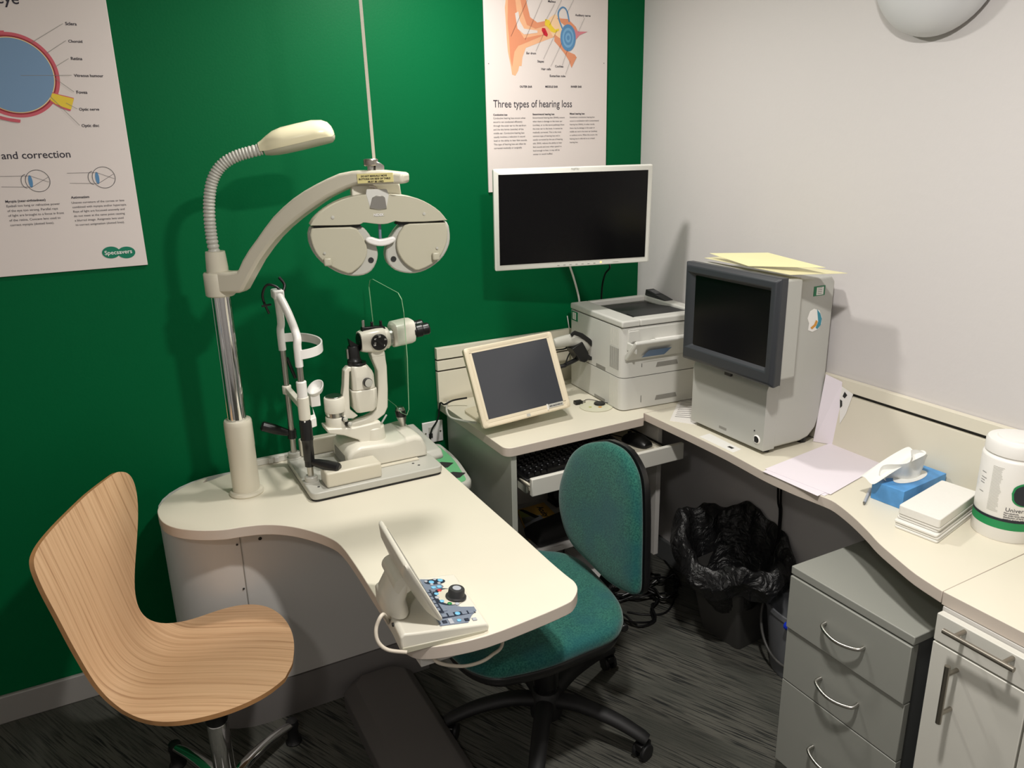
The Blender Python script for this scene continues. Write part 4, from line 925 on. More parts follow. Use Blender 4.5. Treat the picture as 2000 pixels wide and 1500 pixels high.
# ------------------------------------------------------------------ large grey test machine
vf = thing('visual_field_machine', 'tall light grey desktop eye test machine with a dark framed black screen', 'eye test instrument', (-.13, -.76, DZ))
bo = MB()
prof = [(-.205, .745), (-.10, .745), (-.07, .752), (-.045, .775), (-.022, .84), (-.022, 1.19), (-.035, 1.205), (-.205, 1.205)]
bo.prism([Vector((x, -.608, z)) for x, z in prof], (0, -.300, 0), 'machine_grey')
obj('body', bo, vf, bevel=.006, seg=3)
fr = fillet([Vector((-.243, -.612, .742)), Vector((-.243, -.612, .915)), Vector((-.235, -.612, .935)), Vector((-.20, -.612, .94)), Vector((-.20, -.612, .742))], [.004, .004, .004, .001, .001])
obj('front_panel', MB().prism(fr, (0, -.296, 0), 'machine_grey'), vf, bevel=.006, seg=3)
for x, y in ((-.21, -.63), (-.21, -.885), (-.07, -.63), (-.07, -.885)): obj('foot', MB().lathe([(.012, 0), (.013, .014), (.012, .022)], (x, y, DZ), (0, 0, 1), 'black', 20), vf, label='black rubber foot')
by = lambda a, b, x: ox(a, b, x)
tilt = lambda z: (z - .96) * .03
def bz(x, y0, y1, z0, z1): return [Vector((x, y0, z0)), Vector((x, y1, z0)), Vector((x, y1, z1)), Vector((x, y0, z1))]
obj('screen_shell', MB().box((-.262, -.955, .958), (-.195, -.604, 1.222), 'machine_grey'), vf, bevel=.006, seg=3)
yl, yr, zb, zt = -.618, -.972, .948, 1.232
sh0 = MB()
def fr4(x, y0, y1, z0, z1): return [Vector((x, y0, z0)), Vector((x, y1, z0)), Vector((x, y1, z1)), Vector((x, y0, z1))]
sh0.rings([fr4(-.262, yl + .010, yr + .004, zb + .002, zt - .002), fr4(-.288, yl + .004, yr - .000, zb, zt), fr4(-.298, yl - .008, yr + .010, zb + .010, zt - .010), fr4(-.298, yl - .018, yr + .024, zb + .040, zt - .026), fr4(-.286, yl - .036, yr + .034, zb + .048, zt - .036)], 'bezel_dark', cap=False)
sh0.add(fr4(-.262, yl + .010, yr + .004, zb + .002, zt - .002), [(0, 1, 2, 3)], 'bezel_dark')
obj('screen_frame', sh0, vf, bevel=.003, label='dark slate screen frame')
obj('screen', MB().box((-.2865, yr + .030, zb + .044), (-.279, yl - .030, zt - .032), 'screen'), vf)
de_ = MB().box((-.2436, -.765, .757), (-.242, -.735, .764), 'vent_grey')
obj('badge', de_, vf)
sw_ = MB().lathe([(.013, 0), (.010, .003), (.0095, -.001), (.001, -.001)], (-.243, -.884, .770), (-1, 0, 0), 'pure_white', 28); sw_.box((-.2455, -.890, .762), (-.243, -.877, .778), 'black')
obj('power_switch', sw_, vf, label='black rocker switch in a white recess')
obj('indicator', MB().cyl((-.2425, -.874, .793), (-.2445, -.874, .793), .002, 'gap', n=10), vf)
obj('sensor_window', MB().box((-.246, -.772, .921), (-.235, -.745, .934), 'black'), vf, bevel=.002)
s_ = MB(); p = oy(1600, 568, -.9085)
s_.box((p.x - .020, -.9088, p.z - .013), (p.x + .022, -.9075, p.z + .013), 'sticker_green'); s_.box((p.x - .010, -.9092, p.z - .011), (p.x + .016, -.9075, p.z + .010), 'pure_white')
for i in range(4): s_.box((p.x - .006, -.9094, p.z - .008 + i * .005), (p.x + .010, -.9075, p.z - .0065 + i * .005), 'vent_grey')
obj('asset_sticker', s_, vf, label='green and white sticker')
s_ = MB(); Y9 = -.9085
s_.prism([oy(a, b, Y9) for a, b in ((1590, 603), (1600, 606), (1605, 620), (1604, 632), (1597, 643), (1586, 648), (1578, 645), (1580, 632), (1577, 622), (1582, 608))], (0, -.0006, 0), 'pure_white')
s_.prism([oy(a, b, Y9 - .0007) for a, b in ((1596, 604), (1602, 612), (1605, 622), (1603, 634), (1596, 643), (1593, 640), (1598, 628), (1597, 616))], (0, -.0004, 0), 'teal')
s_.prism([oy(a, b, Y9 - .0012) for a, b in ((1583, 640), (1590, 634), (1594, 625), (1597, 628), (1594, 636), (1586, 643))], (0, -.0004, 0), 'orange')
obj('torn_sticker', s_, vf, label='torn round sticker in teal, orange and white', smooth=False)
def loose(name, pts, t_, mt, label, cat, group=None, extra=None):
    mb = MB().prism([Vector(p) for p in pts], (0, 0, t_), mt)
    if extra: extra(mb)
    return tag(obj(name, mb, smooth=False), label, cat, group)
loose('laminated_sheet', [oz(1376, 504, 1.234), oz(1440, 499, 1.234), oz(1655, 534, 1.234), oz(1543, 537, 1.234)], .0008, 'yellow_paper', 'pale yellow laminated sheet lying flat on the grey machine, under the tilted one', 'sheet')
loose('laminated_sheet', [oz(1386, 495, 1.249), oz(1500, 494, 1.262), oz(1612, 523, 1.252), oz(1462, 520, 1.2375)], .0008, 'yellow_paper', 'pale yellow laminated sheet tilted on top of the pile on the grey machine', 'sheet')
# cards and sheets round the machine
def lines_(n, a0, b0, c0, d0, mt='ink', w=.6):
    def f(mb):
        for i in range(n):
            t_ = .12 + .76 * i / n
            A_ = Vector(a0).lerp(Vector(d0), t_); B_ = Vector(b0).lerp(Vector(c0), t_); ln = B_ - A_; th = (Vector(d0) - Vector(a0)) * (.012)
            s0, s1 = .12, .12 + w * random.uniform(.7, 1)
            mb.add([A_ + ln * s0 + Vector((0, 0, .0012)), A_ + ln * s1 + Vector((0, 0, .0012)), A_ + ln * s1 + th + Vector((0, 0, .0012)), A_ + ln * s0 + th + Vector((0, 0, .0012))], [(0, 1, 2, 3)], mt)
    return f
q = [oz(a, b, DZ) for a, b in ((1328, 778), (1375, 770), (1362, 830), (1308, 822))]
loose('printed_sheet', q, .0008, 'paper_plain', 'printed page tucked between the printer and the grey machine', 'sheet', extra=lines_(11, *q, w=.75))
q = [oz(a, b, DZ) for a, b in ((1366, 853), (1386, 847), (1448, 878), (1432, 884))]
def cardx(mb):
    c = (q[2] * .7 + q[3] * .3) * .8 + (q[0]) * .2 + Vector((0, 0, .0014))
    mb.add([c + Vector(v_) for v_ in ((-.006, -.010, 0), (.004, -.010, 0), (.004, .008, 0), (-.006, .008, 0))], [(0, 1, 2, 3)], 'gap')
loose('appointment_card', q, .0008, 'pure_white', 'narrow white card lying on the desk edge in front of the grey machine', 'card', extra=cardx)
v0, v1 = Vector((-.006, -.93, DZ)), Vector((-.10, -1.02, DZ))
A0, A1 = oz(1590, 865, DZ), oz(1637, 869, DZ)
pa = [Vector((-.118, -.925, DZ + .001)), Vector((-.030, -1.010, DZ + .001)), Vector((-.0225, -.995, .925)), Vector((-.028, -.92, .93))]
pA = [oz(1588, 862, DZ + .001), oz(1637, 871, DZ + .001)]
tA, tB = ox(1613, 731, -.030), ox(1645, 746, -.0235)
mbp = MB().prism([pA[0], pA[1], tB, tA], (.0012, .0012, 0), 'paper')
tag(obj('leaning_paper', mbp, smooth=False), 'white paper leaning against the wall board beside the grey machine', 'paper')
k = [ox(a, b, -.0225) for a, b in ((1640, 752), (1666, 770), (1652, 808), (1640, 828))]
mbk = MB().prism(k, (.0010, 0, 0), 'pure_white'); mbk.prism([p + Vector((-.0004, 0, 0)) for p in [ox(a, b, -.0225) for a, b in ((1650, 765), (1655, 772), (1650, 778), (1646, 774))]], (-.0004, 0, 0), 'gap'); mbk.prism([p + Vector((-.0004, 0, 0)) for p in [ox(a, b, -.0225) for a, b in ((1641, 780), (1645, 783), (1645, 793), (1641, 797))]], (-.0004, 0, 0), 'gap')
tag(obj('symbol_card', mbk, smooth=False), 'white card with black symbols sticking out behind the leaning paper', 'card')
# ------------------------------------------------------------------ loose paper sheets
sh_px = [((1494, 916), (1620, 866), (1733, 902), (1622, 966)), ((1490, 921), (1616, 870), (1727, 908), (1597, 969)), ((1500, 926), (1615, 872), (1722, 912), (1610, 969))]
sl_lab = ['top sheet of blank white paper beside the tissue box', 'middle sheet of blank white paper, turned a little to the left', 'bottom sheet of blank white paper under the other two']
for i, (qq, lb) in enumerate(zip(sh_px[::-1], sl_lab[::-1])):
    loose('paper_sheet', [oz(a, b, DZ + .0006 + i * .0008) for a, b in qq], .0005, 'paper', lb, 'paper', 'blank sheets on the side desk')
# pencil/pen
pn = MB(); a_, b_ = oz(1688, 982, DZ + .004), oz(1700, 955, DZ + .004)
pn.cyl(a_, b_, .0035, 'key_light', n=12); pn.lathe([(.0035, 0), (.0008, .008)], a_, (a_ - b_), 'brushed', 12)
tag(obj('pen', pn), 'thin grey pen lying beside the blue tissue box', 'pen')
# tissue box
TP = [oz(a, b, DZ) for a, b in ((1701, 974), (1755, 990))]
tb = thing('tissue_box', 'light blue cardboard tissue box with a white tissue pulled out', 'tissue box', (-.12, -1.25, DZ))
bx_ = [Vector((-.213, -1.232, DZ)), Vector((-.205, -1.312, DZ)), Vector((-.028, -1.295, DZ)), Vector((-.030, -1.215, DZ))]
bh = .046
obj('carton', MB().prism(bx_, (0, 0, bh), 'blue_box'), tb, bevel=.001)
cc = sum(bx_, Vector()) / 4 + Vector((0, 0, bh + .0006))
obj('opening', MB().prism(ell(cc, Vector((.99, .08, 0)), Vector((-.08, .99, 0)), .060, .024, 32), (0, 0, .0004), 'tissue'), tb)
ts = MB(); vs = []; random.seed(11)
NU, NV = 18, 9
for i in range(NU):
    for j in range(NV):
        u = i / (NU - 1); v = j / (NV - 1)
        bse = cc + Vector(((u - .5) * .118, .021 * math.sin(u * 9), 0))
        tpz = .072 * (1 - (abs(u - .55) * 1.5) ** 1.6)
        fl_ = Vector(((u - .5) * .03 - .016 * v, .030 * math.sin(u * 13 + 1) * (1 - v * .3) * (.3 + v) - .008 * v, max(.012, tpz) * v))
        fold = Vector((0, .006 * math.sin(u * 34 + v * 2), .003 * math.sin(u * 23)))
        vs.append(bse + fl_ + fold * v)
ts.add(vs, [(i * NV + j, (i + 1) * NV + j, (i + 1) * NV + j + 1, i * NV + j + 1) for i in range(NU - 1) for j in range(NV - 1)], 'tissue')
# flap trailing to the left
vs = []
for i in range(8):
    for j in range(7):
        u, v = i / 7, j / 6
        p = cc + Vector((.012 - .125 * u, -.028 + .050 * v + .035 * u, .062 * (1 - u) ** 1.0 + .004 + .006 * math.sin(v * 7 + u * 3)))
        vs.append(p)
ts.add(vs, [(i * 7 + j, (i + 1) * 7 + j, (i + 1) * 7 + j + 1, i * 7 + j + 1) for i in range(7) for j in range(6)], 'tissue')
obj('tissue', ts, tb, sub=1, angle=80, label='white tissue')
# paper towels: counted stack
tw = [Vector((-.292, -1.356, DZ)), Vector((-.280, -1.452, DZ)), Vector((-.072, -1.406, DZ)), Vector((-.082, -1.318, DZ))]
random.seed(4)
names_ = ['lowest', 'second', 'third', 'fourth', 'fifth', 'uppermost']
zz = DZ
cen = sum(tw, Vector()) / 4
for i in range(6):
    hgt = .0065 if i < 5 else .021; sc__ = 1.0 if i < 3 else .955
    dx, dy = random.uniform(-.003, .003), random.uniform(-.003, .003)
    P4 = [cen + (p - cen) * sc__ + Vector((dx, dy, zz - DZ + .0004)) for p in tw]
    lb = {0: 'lowest folded white paper towel in the stack on the side desk', 5: 'thick uppermost folded white paper towel of the stack'}.get(i, '%s folded white paper towel from the bottom of the stack' % names_[i])
    tag(obj('paper_towel', MB().prism(fillet(P4, .006, 3), (0, 0, hgt - .0008), 'towel'), bevel=.0015), lb, 'paper towel', 'paper towels stacked on the side desk')
    zz += hgt
# wipes tub
tc = Vector((-.102, -1.487, DZ))
tubx = thing('wipes_tub', 'white cylindrical tub of universal wipes with a green band', 'tub', tc)
RT = .0645
obj('tub_body', MB().lathe([(RT - .002, 0), (RT, .003), (RT, .178), (RT - .001, .181), (RT - .005, .184), (RT - .006, .188)], tc, (0, 0, 1), 'pure_white', 64), tubx)
obj('lid', MB().lathe([(RT - .006, .187), (RT - .003, .189), (RT - .003, .211), (RT - .006, .216), (.042, .218), (.041, .222), (.036, .223), (.001, .222)], tc, (0, 0, 1), 'pure_white', 64), tubx, label='white screw lid')
def wrap(mb, r, z0, z1, a0, a1, mt, n=40, za=None):
    vs = []
    for i in range(n + 1):
        a = a0 + (a1 - a0) * i / n; zz0 = z0 if za is None else za(i / n)[0]; zz1 = z1 if za is None else za(i / n)[1]
        for z in (zz0, zz1): vs.append(tc + Vector((r * math.cos(a), r * math.sin(a), z)))
    mb.add(vs, [(2 * i, 2 * i + 2, 2 * i + 3, 2 * i + 1) for i in range(n)], mt)
lbm = MB(); ac = math.atan2(EYE.y - tc.y, EYE.x - tc.x)
wrap(lbm, RT + .0003, .030, .048, 0, 2 * PI, 'band_green', 64); wrap(lbm, RT + .0005, .048, .054, 0, 2 * PI, 'navy', 64)
am = ac + .66
def oval(t_):
    x = 2 * t_ - 1; h = .027 * math.sqrt(max(0, 1 - x * x)) ** .8; return (.115 - h * (1.0 - .25 * x), .115 + h)
wrap(lbm, RT + .0006, 0, 0, am - .62, am + .50, 'band_green', 30, oval)
def oval2(t_):
    x = 2 * t_ - 1; h = .024 * math.sqrt(max(0, 1 - x * x)) ** .8; return (.114 - h * (1.0 - .25 * x), .114 + h)
wrap(lbm, RT + .0009, 0, 0, am - .56, am + .50, 'navy', 30, oval2)
def dot(t_):
    x = 2 * t_ - 1; h = .009 * math.sqrt(max(0, 1 - x * x)); return (.112 - h, .112 + h)
wrap(lbm, RT + .0012, 0, 0, am - .09, am + .13, 'pure_white', 14, dot)
tmp = MB(); text_into(tmp, 'Universal wipes', Vector((0, 0, 0)), UX, NY, size=.0125, lift=0)
def bend(mb, a_start, z, r, mt='ink'):
    n0 = len(lbm.v); lbm.add([tc + Vector((r * math.cos(a_start + v.x / r), r * math.sin(a_start + v.x / r), z + v.z)) for v in mb.v], mb.f, mt)
bend(tmp, ac - .06, .073, RT + .0006)
tmp = MB(); text_into(tmp, 'Non-alcoholic\nFor wide-range cleaning and\ndisinfection of hard surfaces\nmedical devices and equipment', Vector((0, 0, 0)), UX, NY, size=.0048, lift=0, bold=.02)
bend(tmp, ac - .08, .0675, RT + .0006)
random.seed(2)
for i in range(34):
    wrap(lbm, RT + .0005, .066 + i * .0030, .0668 + i * .0030, ac - .62, ac - .62 + random.uniform(.28, .36), 'inst_grey', 6)
for z in (.142, .130, .124, .118, .098): wrap(lbm, RT + .0006, z, z + .0009, ac - 1.05, ac - .78 - random.uniform(0, .1), 'ink', 6)
obj('label', lbm, tubx, smooth=False, label='printed wrap label')
# ------------------------------------------------------------------ wall monitor
MR = rotm(math.radians(-13.6), math.radians(1.9)); MC = Vector((-.439, -.256, 1.336))
mo = thing('wall_monitor', 'white-framed widescreen monitor on a wall arm, switched off', 'monitor', MC, MR)
w2, h2 = .255, .1525
mu = MR @ Vector((1, 0, 0)); mn = MR @ Vector((0, -1, 0)); mv = MR @ Vector((0, 0, 1))
bz_ = MB().rings([fillet([Vector((sx * (w2 - g), y, sz * (h2 - g))) for sx, sz in ((-1, -1), (1, -1), (1, 1), (-1, 1))], .005) for g, y in ((.008, .030), (.002, .024), (0, .012), (0, .002), (.002, 0))], 'mon_white', cap=True)
obj('housing', bz_, mo, local=True, angle=40)
spx = [op(a, b, MC + mn * .001, mn) for a, b in ((970.5, 343), (1268, 330.5), (1257.5, 504), (979, 516))]
inv_ = ROOTM[mo.name].inverted(); sl_ = [inv_ @ p for p in spx]
xl = (sl_[0].x + sl_[3].x) / 2; xr = (sl_[1].x + sl_[2].x) / 2; zt_ = (sl_[0].z + sl_[1].z) / 2; zb_ = (sl_[2].z + sl_[3].z) / 2
obj('screen', MB().box((xl, -.0012, zb_), (xr, .002, zt_), 'screen'), mo, local=True)
bt = MB()
for x in (-.055, -.035, -.015, .005, .025, .045, .065): bt.box((x, -.0008, -h2 + .006), (x + .007, .001, -h2 + .0075), 'vent_grey')
bt.box((.13, -.0008, -h2 + .007), (.15, .001, -h2 + .0085), 'inst_grey')
obj('button_row', bt, mo, local=True, smooth=False)
obj('power_light', MB().cyl((.090, -.0008, -h2 + .0085), (.090, .001, -h2 + .0085), .0025, 'led_amber', n=16), mo, local=True, label='amber power light')
t = MB(); text_into(t, 'FUJITSU', Vector((-.012, -.0004, h2 - .0085)), UX, NY, width=.024, lift=.0006, mt='vent_grey')
obj('lettering', t, mo, local=True, smooth=False)
am_ = MB().box((-.05, .030, -.05), (.05, .040, .05), 'mon_white')
obj('mount_plate', am_, mo, local=True, bevel=.002)
wm = MB().cyl(MC - mn * .038, Vector((MC.x + .02, -.12, MC.z)), .016, 'steel'); wm.cyl(Vector((MC.x + .02, -.12, MC.z)), Vector((MC.x + .02, -.006, MC.z)), .016, 'steel'); wm.box((MC.x - .02, -.012, MC.z - .09), (MC.x + .06, -.002, MC.z + .09), 'steel')
obj('wall_arm', wm, mo)
wc = [oy(1113, 520, -.14), oy(1122, 548, -.10), oy(1131, 585, -.06), oy(1133, 620, -.04)]
tag(obj('monitor_cable', MB().tube([MC + mu * -.02 - mn * .035 - mv * .10] + wc, .0035, 'pure_white', smooth=6)), 'white lead hanging below the wall monitor behind the printer', 'cable')
wc = [oy(1191, 518, -.14), oy(1182, 535, -.08), oy(1176, 560, -.03), oy(1174, 600, -.02)]
tag(obj('monitor_cable', MB().tube([MC + mu * .09 - mn * .035 - mv * .10] + wc, .0032, 'black', smooth=6)), 'black lead hanging below the wall monitor behind the printer', 'cable')
# ------------------------------------------------------------------ touch screen terminal
TR = rotm(math.radians(2.0), math.radians(-24.4), math.radians(-1.9))
TC = EYE + (Vector((-.627, -.222, .836)) - EYE) * .94
tm = thing('touchscreen_terminal', 'tilted beige touchscreen with a grey glossy screen on the corner desk', 'monitor', TC, TR)
w2, h2 = .155, .122
tn = TR @ Vector((0, -1, 0))
obj('housing', MB().rings([fillet([Vector((sx * (w2 - g), y, sz * (h2 - g))) for sx, sz in ((-1, -1), (1, -1), (1, 1), (-1, 1))], .010) for g, y in ((.012, .030), (.003, .022), (0, .016), (0, .003), (.003, 0), (.012, 0.0), (.016, .003))], 'beige'), tm, local=True, angle=40)
inv_ = ROOTM[tm.name].inverted()
sl_ = [inv_ @ op(a, b, TC, tn) for a, b in ((919.9, 690), (1067.8, 660.4), (1100, 782.8), (955.6, 819.4))]
xl = (sl_[0].x + sl_[3].x) / 2; xr = (sl_[1].x + sl_[2].x) / 2; zt_ = (sl_[0].z + sl_[1].z) / 2; zb_ = (sl_[2].z + sl_[3].z) / 2
bzl = MB()
for a, b, c, d_ in ((-w2 + .014, zb_ - .002, xl, zt_ + .002), (xr, zb_ - .002, w2 - .014, zt_ + .002), (-w2 + .014, zt_, w2 - .014, h2 - .014), (-w2 + .014, -h2 + .014, w2 - .014, zb_)): bzl.box((a, .0005, b), (c, .006, d_), 'beige')
obj('inner_bezel', bzl, tm, local=True)
obj('screen', MB().box((xl, .0012, zb_), (xr, .005, zt_), 'touch_glass'), tm, local=True, label='glass screen with a bright reflection put into its grey colour')
bd2 = MB().box((-.006, -.0012, -h2 + .003), (.006, .001, -h2 + .012), 'inst_grey')
obj('badge', bd2, tm, local=True)
lbx = MB().box((.070, -.0014, -h2 + .012), (.128, .001, -h2 + .024), 'inst_grey'); text_into(lbx, 'MED-E&DD4683-LE', Vector((.078, -.0014, -h2 + .0155)), UX, NY, width=.046, lift=.0005, bold=.03)
lbx.box((.069, -.002, -h2 + .008), (.073, .001, -h2 + .026), 'pure_white')
obj('asset_label', lbx, tm, local=True, smooth=False, label='printed silver label')
f_ = MB(); bxm = TC.x
f_.rings([fillet([Vector((bxm + sx * a, TC.y + .125 + sy * b, z)) for sx, sy in ((-1, -1), (1, -1), (1, 1), (-1, 1))], .03) for a, b, z in ((.100, .085, DZ + .0005), (.100, .085, DZ + .008), (.085, .070, DZ + .016))], 'beige')
f_.rings([[Vector((bxm + dx + math.cos(a) * r * 1.5, TC.y + .105 + dy + math.sin(a) * r, z)) for a in [2 * PI * i / 28 for i in range(28)]] for dx, dy, r, z in ((0, .02, .055, DZ + .012), (0, .02, .054, DZ + .05), (0, -.01, .048, DZ + .09), (0, -.045, .04, DZ + .135), (0, -.06, .035, DZ + .15))], 'inst_grey')
obj('stand', f_, tm, label='rounded beige stand', bevel=.001)
cbx_ = MB().tube([oz(876, 778, DZ + .003), oz(872, 800, DZ + .004), oz(880, 815, DZ + .006), oz(905, 822, DZ + .012), oz(930, 826, DZ + .02)], .0035, 'inst_grey', smooth=6)
tag(obj('terminal_cable', cbx_), 'grey lead looping out of the foot of the touchscreen', 'cable')
bc = [oz(912, 777, DZ + .03), oz(885, 782, DZ + .02), oz(868, 790, DZ + .008), Vector((-.832, -.045, DZ + .006)), Vector((-.842, -.04, DZ - .05)), oy(843, 840, -.03), oy(840, 862, -.012)]
tag(obj('network_cable', MB().tube(bc, .003, 'black', smooth=6)), 'black lead dropping over the desk edge into the wall socket', 'cable')
# wall socket
ws = thing('data_socket', 'white double data socket on the green wall beside the computer desk', 'socket', (-.849, 0, .625))
obj('faceplate', MB().box((-.886, -.009, .588), (-.812, -.001, .663), 'socket'), ws, bevel=.002)
for z0, z1, mm_ in ((.606, .622, 'gap'), (.626, .645, 'inst_grey')): obj('port', MB().box((-.865, -.0105, z0), (-.851, -.008, z1), mm_), ws, smooth=False)
for x in (-.876, -.822): obj('screw', MB().cyl((x, -.0105, .625), (x, -.008, .625), .003, 'brushed', n=14), ws)
# ------------------------------------------------------------------ scanner in stand
sn = thing('barcode_scanner', 'grey handheld barcode scanner resting in a black stand beside the printer', 'scanner', (-.50, -.20, DZ))
ys = -.20
def ysx(L, y=ys): return [oy(a, b, y) for a, b in L]
hd_ = MB().tube(ysx([(1078, 672), (1095, 668), (1112, 664), (1124, 664), (1140, 672), (1152, 680)]), [(.015, .019), (.015, .019), (.016, .021), (.023, .025), (.022, .026), (.013, .019)], 'inst_grey', n=20, flat=(0, 1, 0))
obj('scanner_body', hd_, sn, sub=1)
hk = MB().tube(ysx([(1115, 655), (1122, 650), (1136, 655), (1150, 665), (1160, 676), (1166, 690), (1163, 700), (1152, 700), (1138, 688)], ys - .022), [(.003, .008)] * 9, 'black', n=10, flat=(0, 1, 0), smooth=0)
obj('cradle', hk.prism(ysx([(1118, 682), (1138, 668), (1150, 690), (1148, 704), (1142, 708), (1134, 706), (1128, 696)], ys - .028), (0, .050, 0), 'black'), sn, bevel=.003, label='black hooked cradle')
nk = MB().tube(ysx([(1133, 698), (1118, 706), (1105, 712), (1095, 716)], ys) + [Vector((-.56, -.16, DZ + .10)), Vector((-.56, -.12, DZ + .03)), Vector((-.55, -.10, DZ + .006))], .0075, 'black', smooth=5, n=12)
obj('neck', nk, sn)
obj('stand_base', MB().lathe([(.045, 0), (.045, .006), (.03, .012), (.002, .014)], (-.55, -.10, DZ), (0, 0, 1), 'black', 36), sn)
tag(obj('scanner_cable', MB().tube(ysx([(1080, 684), (1100, 682), (1120, 676)], ys + .02) + ysx([(1110, 695), (1104, 712)], ys + .04), .0025, 'black', smooth=5)), 'thin black lead looping beside the barcode scanner', 'cable')
# dongle, disc, puck
dcz = DZ + .001
dcn = oz(1164, 794, dcz)
dsc = thing('compact_disc', 'shiny compact disc lying on the corner desk in front of the printer', 'disc', dcn)
obj('disc', MB().lathe([(.0075, 0), (.054, 0), (.054, .0012), (.0075, .0012)], dcn, (0, 0, 1), 'disc', 48), dsc)
st1 = oz(1153, 795, dcz + .0014); st2 = oz(1172, 795, dcz + .0014)
obj('printed_mark', MB().prism(ell(st1, Vector((1, 0, 0)), Vector((0, 1, 0)), .005, .005, 16), (0, 0, .0003), 'lime').prism(ell(st2, Vector((1, 0, 0)), Vector((0, 1, 0)), .006, .006, 16), (0, 0, .0003), 'orange'), dsc)
pk = oz(1171, 789, dcz + .002)
tag(obj('coin_cell_pad', MB().lathe([(.018, .0), (.019, .002), (.018, .005), (.002, .006)], (pk.x, pk.y, dcz + .0016), (0, 0, 1), 'black', 30)), 'small round black puck lying on the compact disc', 'puck')
dg = oz(1130, 789, DZ)
dn_ = MB().box((-.015, -.010, 0), (.012, .010, .012), 'black', R=rotm(-.1), o=dg); dn_.box((.012, -.006, .003), (.024, .006, .008), 'steel', R=rotm(-.1), o=dg)
tag(obj('usb_receiver', dn_, bevel=.002), 'small black plug-in receiver lying to the left of the compact disc', 'plug')
tag(obj('receiver_cable', MB().tube([dg + Vector((.02, .002, .005)), dg + Vector((.05, .012, .004)), pk + Vector((.02, -.012, .004)), pk + Vector((.055, -.014, .002))], .0012, 'gap', smooth=5)), 'thin dark lead crossing the compact disc', 'cable')
tg = oz(1118, 665, 0)
tag(obj('cable_tie', MB().tube([oy(1108, 617, -.012), oy(1110, 630, -.012), oy(1112, 643, -.012)], .0018, 'pure_white')), 'short white cable end on the green wall left of the printer', 'cable')
# ------------------------------------------------------------------ phoropter control console
KO = Vector((-1.29, -1.06, TZ)); KY = math.radians(-5)
KR = rotm(KY)
kc = thing('control_console', 'cream control console with keypad, grey dial and tilted screen on the table corner', 'control panel', KO, KR)
b = MB()
# side profile in local x-z, extruded along local y
def prof_y(L, y0, y1, mt, mb): return mb.prism([Vector((x, y0, z)) for x, z in L], (0, y1 - y0, 0), mt)
prof_y([(-.085, 0), (-.085, .036), (-.078, .042), (-.05, .037), (-.02, .033), (.086, .018), (.092, .012), (.090, 0)], -.100, .102, 'inst_white', b)
obj('base', b, kc, local=True, bevel=.004, seg=3)
sk = MB(); prof_y([(-.083, -.0005), (-.083, .014), (.082, .006), (.082, -.0005)], -.1015, .1035, 'putty', sk)
obj('base_skirt', sk, kc, local=True, bevel=.002)
# keypad plane: local origin at (-.028,.034) sloping to (.080,.0185)
ka = math.atan2(.034 - .0185, .108)
KX = Vector((math.cos(ka), 0, -math.sin(ka))); KN = Vector((math.sin(ka), 0, math.cos(ka))); K0 = Vector((-.026, 0, .0343)); KYv = Vector((0, 1, 0))
def kp(s, t_, lift=.0006): return K0 + KX * (.022 + s * 1.04) + KYv * (t_ + .004) + KN * lift      # s: away from the screen, t: across
pd = MB()
pd.add([kp(0, .085), kp(.015, .088), kp(.045, .080), kp(.052, .050), kp(.030, .020), kp(.030, -.010), kp(.060, -.035), kp(.085, -.040), kp(.085, -.055), kp(.070, -.070), kp(.055, -.093), kp(0, -.093)], [tuple(range(12))], 'key_grey')
def disc(mb, s, t_, a, b_, mt, lift, n=28): mb.add([kp(s + a * math.cos(2 * PI * i / n), t_ + b_ * math.sin(2 * PI * i / n), lift) for i in range(n)], [tuple(range(n))], mt)
disc(pd, .040, .072, .022, .011, 'key_navy', .0010); disc(pd, .045, .008, .029, .034, 'key_navy', .0009); disc(pd, .052, .006, .026, .031, 'cream', .0012)
pd.add([kp(.012, -.052, .001), kp(.075, -.052, .001), kp(.082, -.062, .001), kp(.012, -.070, .001)], [(0, 1, 2, 3)], 'key_navy')
pd.add([kp(.010, .040, .001), kp(.020, .042, .001), kp(.022, -.050, .001), kp(.006, -.050, .001)], [(0, 1, 2, 3)], 'key_navy')
obj('keypad_print', pd, kc, local=True, smooth=False, label='blue-grey printed keypad area')
def button(s, t_, a, b_, mt, h=.0022, rnd=True):
    mb = MB(); n = 16
    def rg(k, l):
        if rnd: return [kp(s + a * k * math.cos(2 * PI * i / n), t_ + b_ * k * math.sin(2 * PI * i / n), l) for i in range(n)]
        return [kp(s + sx * a * k, t_ + sy * b_ * k, l) for sx, sy in ((-1, -1), (1, -1), (1, 1), (-1, 1))]
    mb.rings([rg(1, .0004), rg(1, h), rg(.75, h + .0006)], mt)
    obj('button', mb, kc, local=True, smooth=rnd)
for s, t_ in ((.032, .070), (.052, .074)): button(s, t_, .0055, .006, 'key_blue')
for s, t_ in ((.022, .075), (.042, .080), (.030, .061), (.046, .063)): button(s, t_, .0035, .0035, 'key_light')
for s, t_ in ((.030, .048), (.042, .049)): button(s, t_, .005, .005, 'key_blue')
for s, t_ in ((.006, .074), (.008, .058)): button(s, t_, .003, .004, 'key_navy', rnd=False)
for i in range(6): button(.013, .036 - i * .0145, .0042, .0052, 'key_grey', rnd=False)
for t_ in (.036, -.040): button(.025, t_, .0042, .0052, 'key_grey', rnd=False)
for s, t_, mt in ((.028, .022, 'key_blue'), (.025, .008, 'key_light'), (.030, -.008, 'key_blue'), (.038, .034, 'key_red'), (.042, -.020, 'key_green'), (.056, -.024, 'key_light')): button(s, t_, .0046, .0046, mt)
for i in range(5): button(.018 + .0135 * i, -.060 + .0005 * i, .0052, .0055, 'key_grey' if i != 2 else 'key_blue', rnd=False if i != 2 else True)
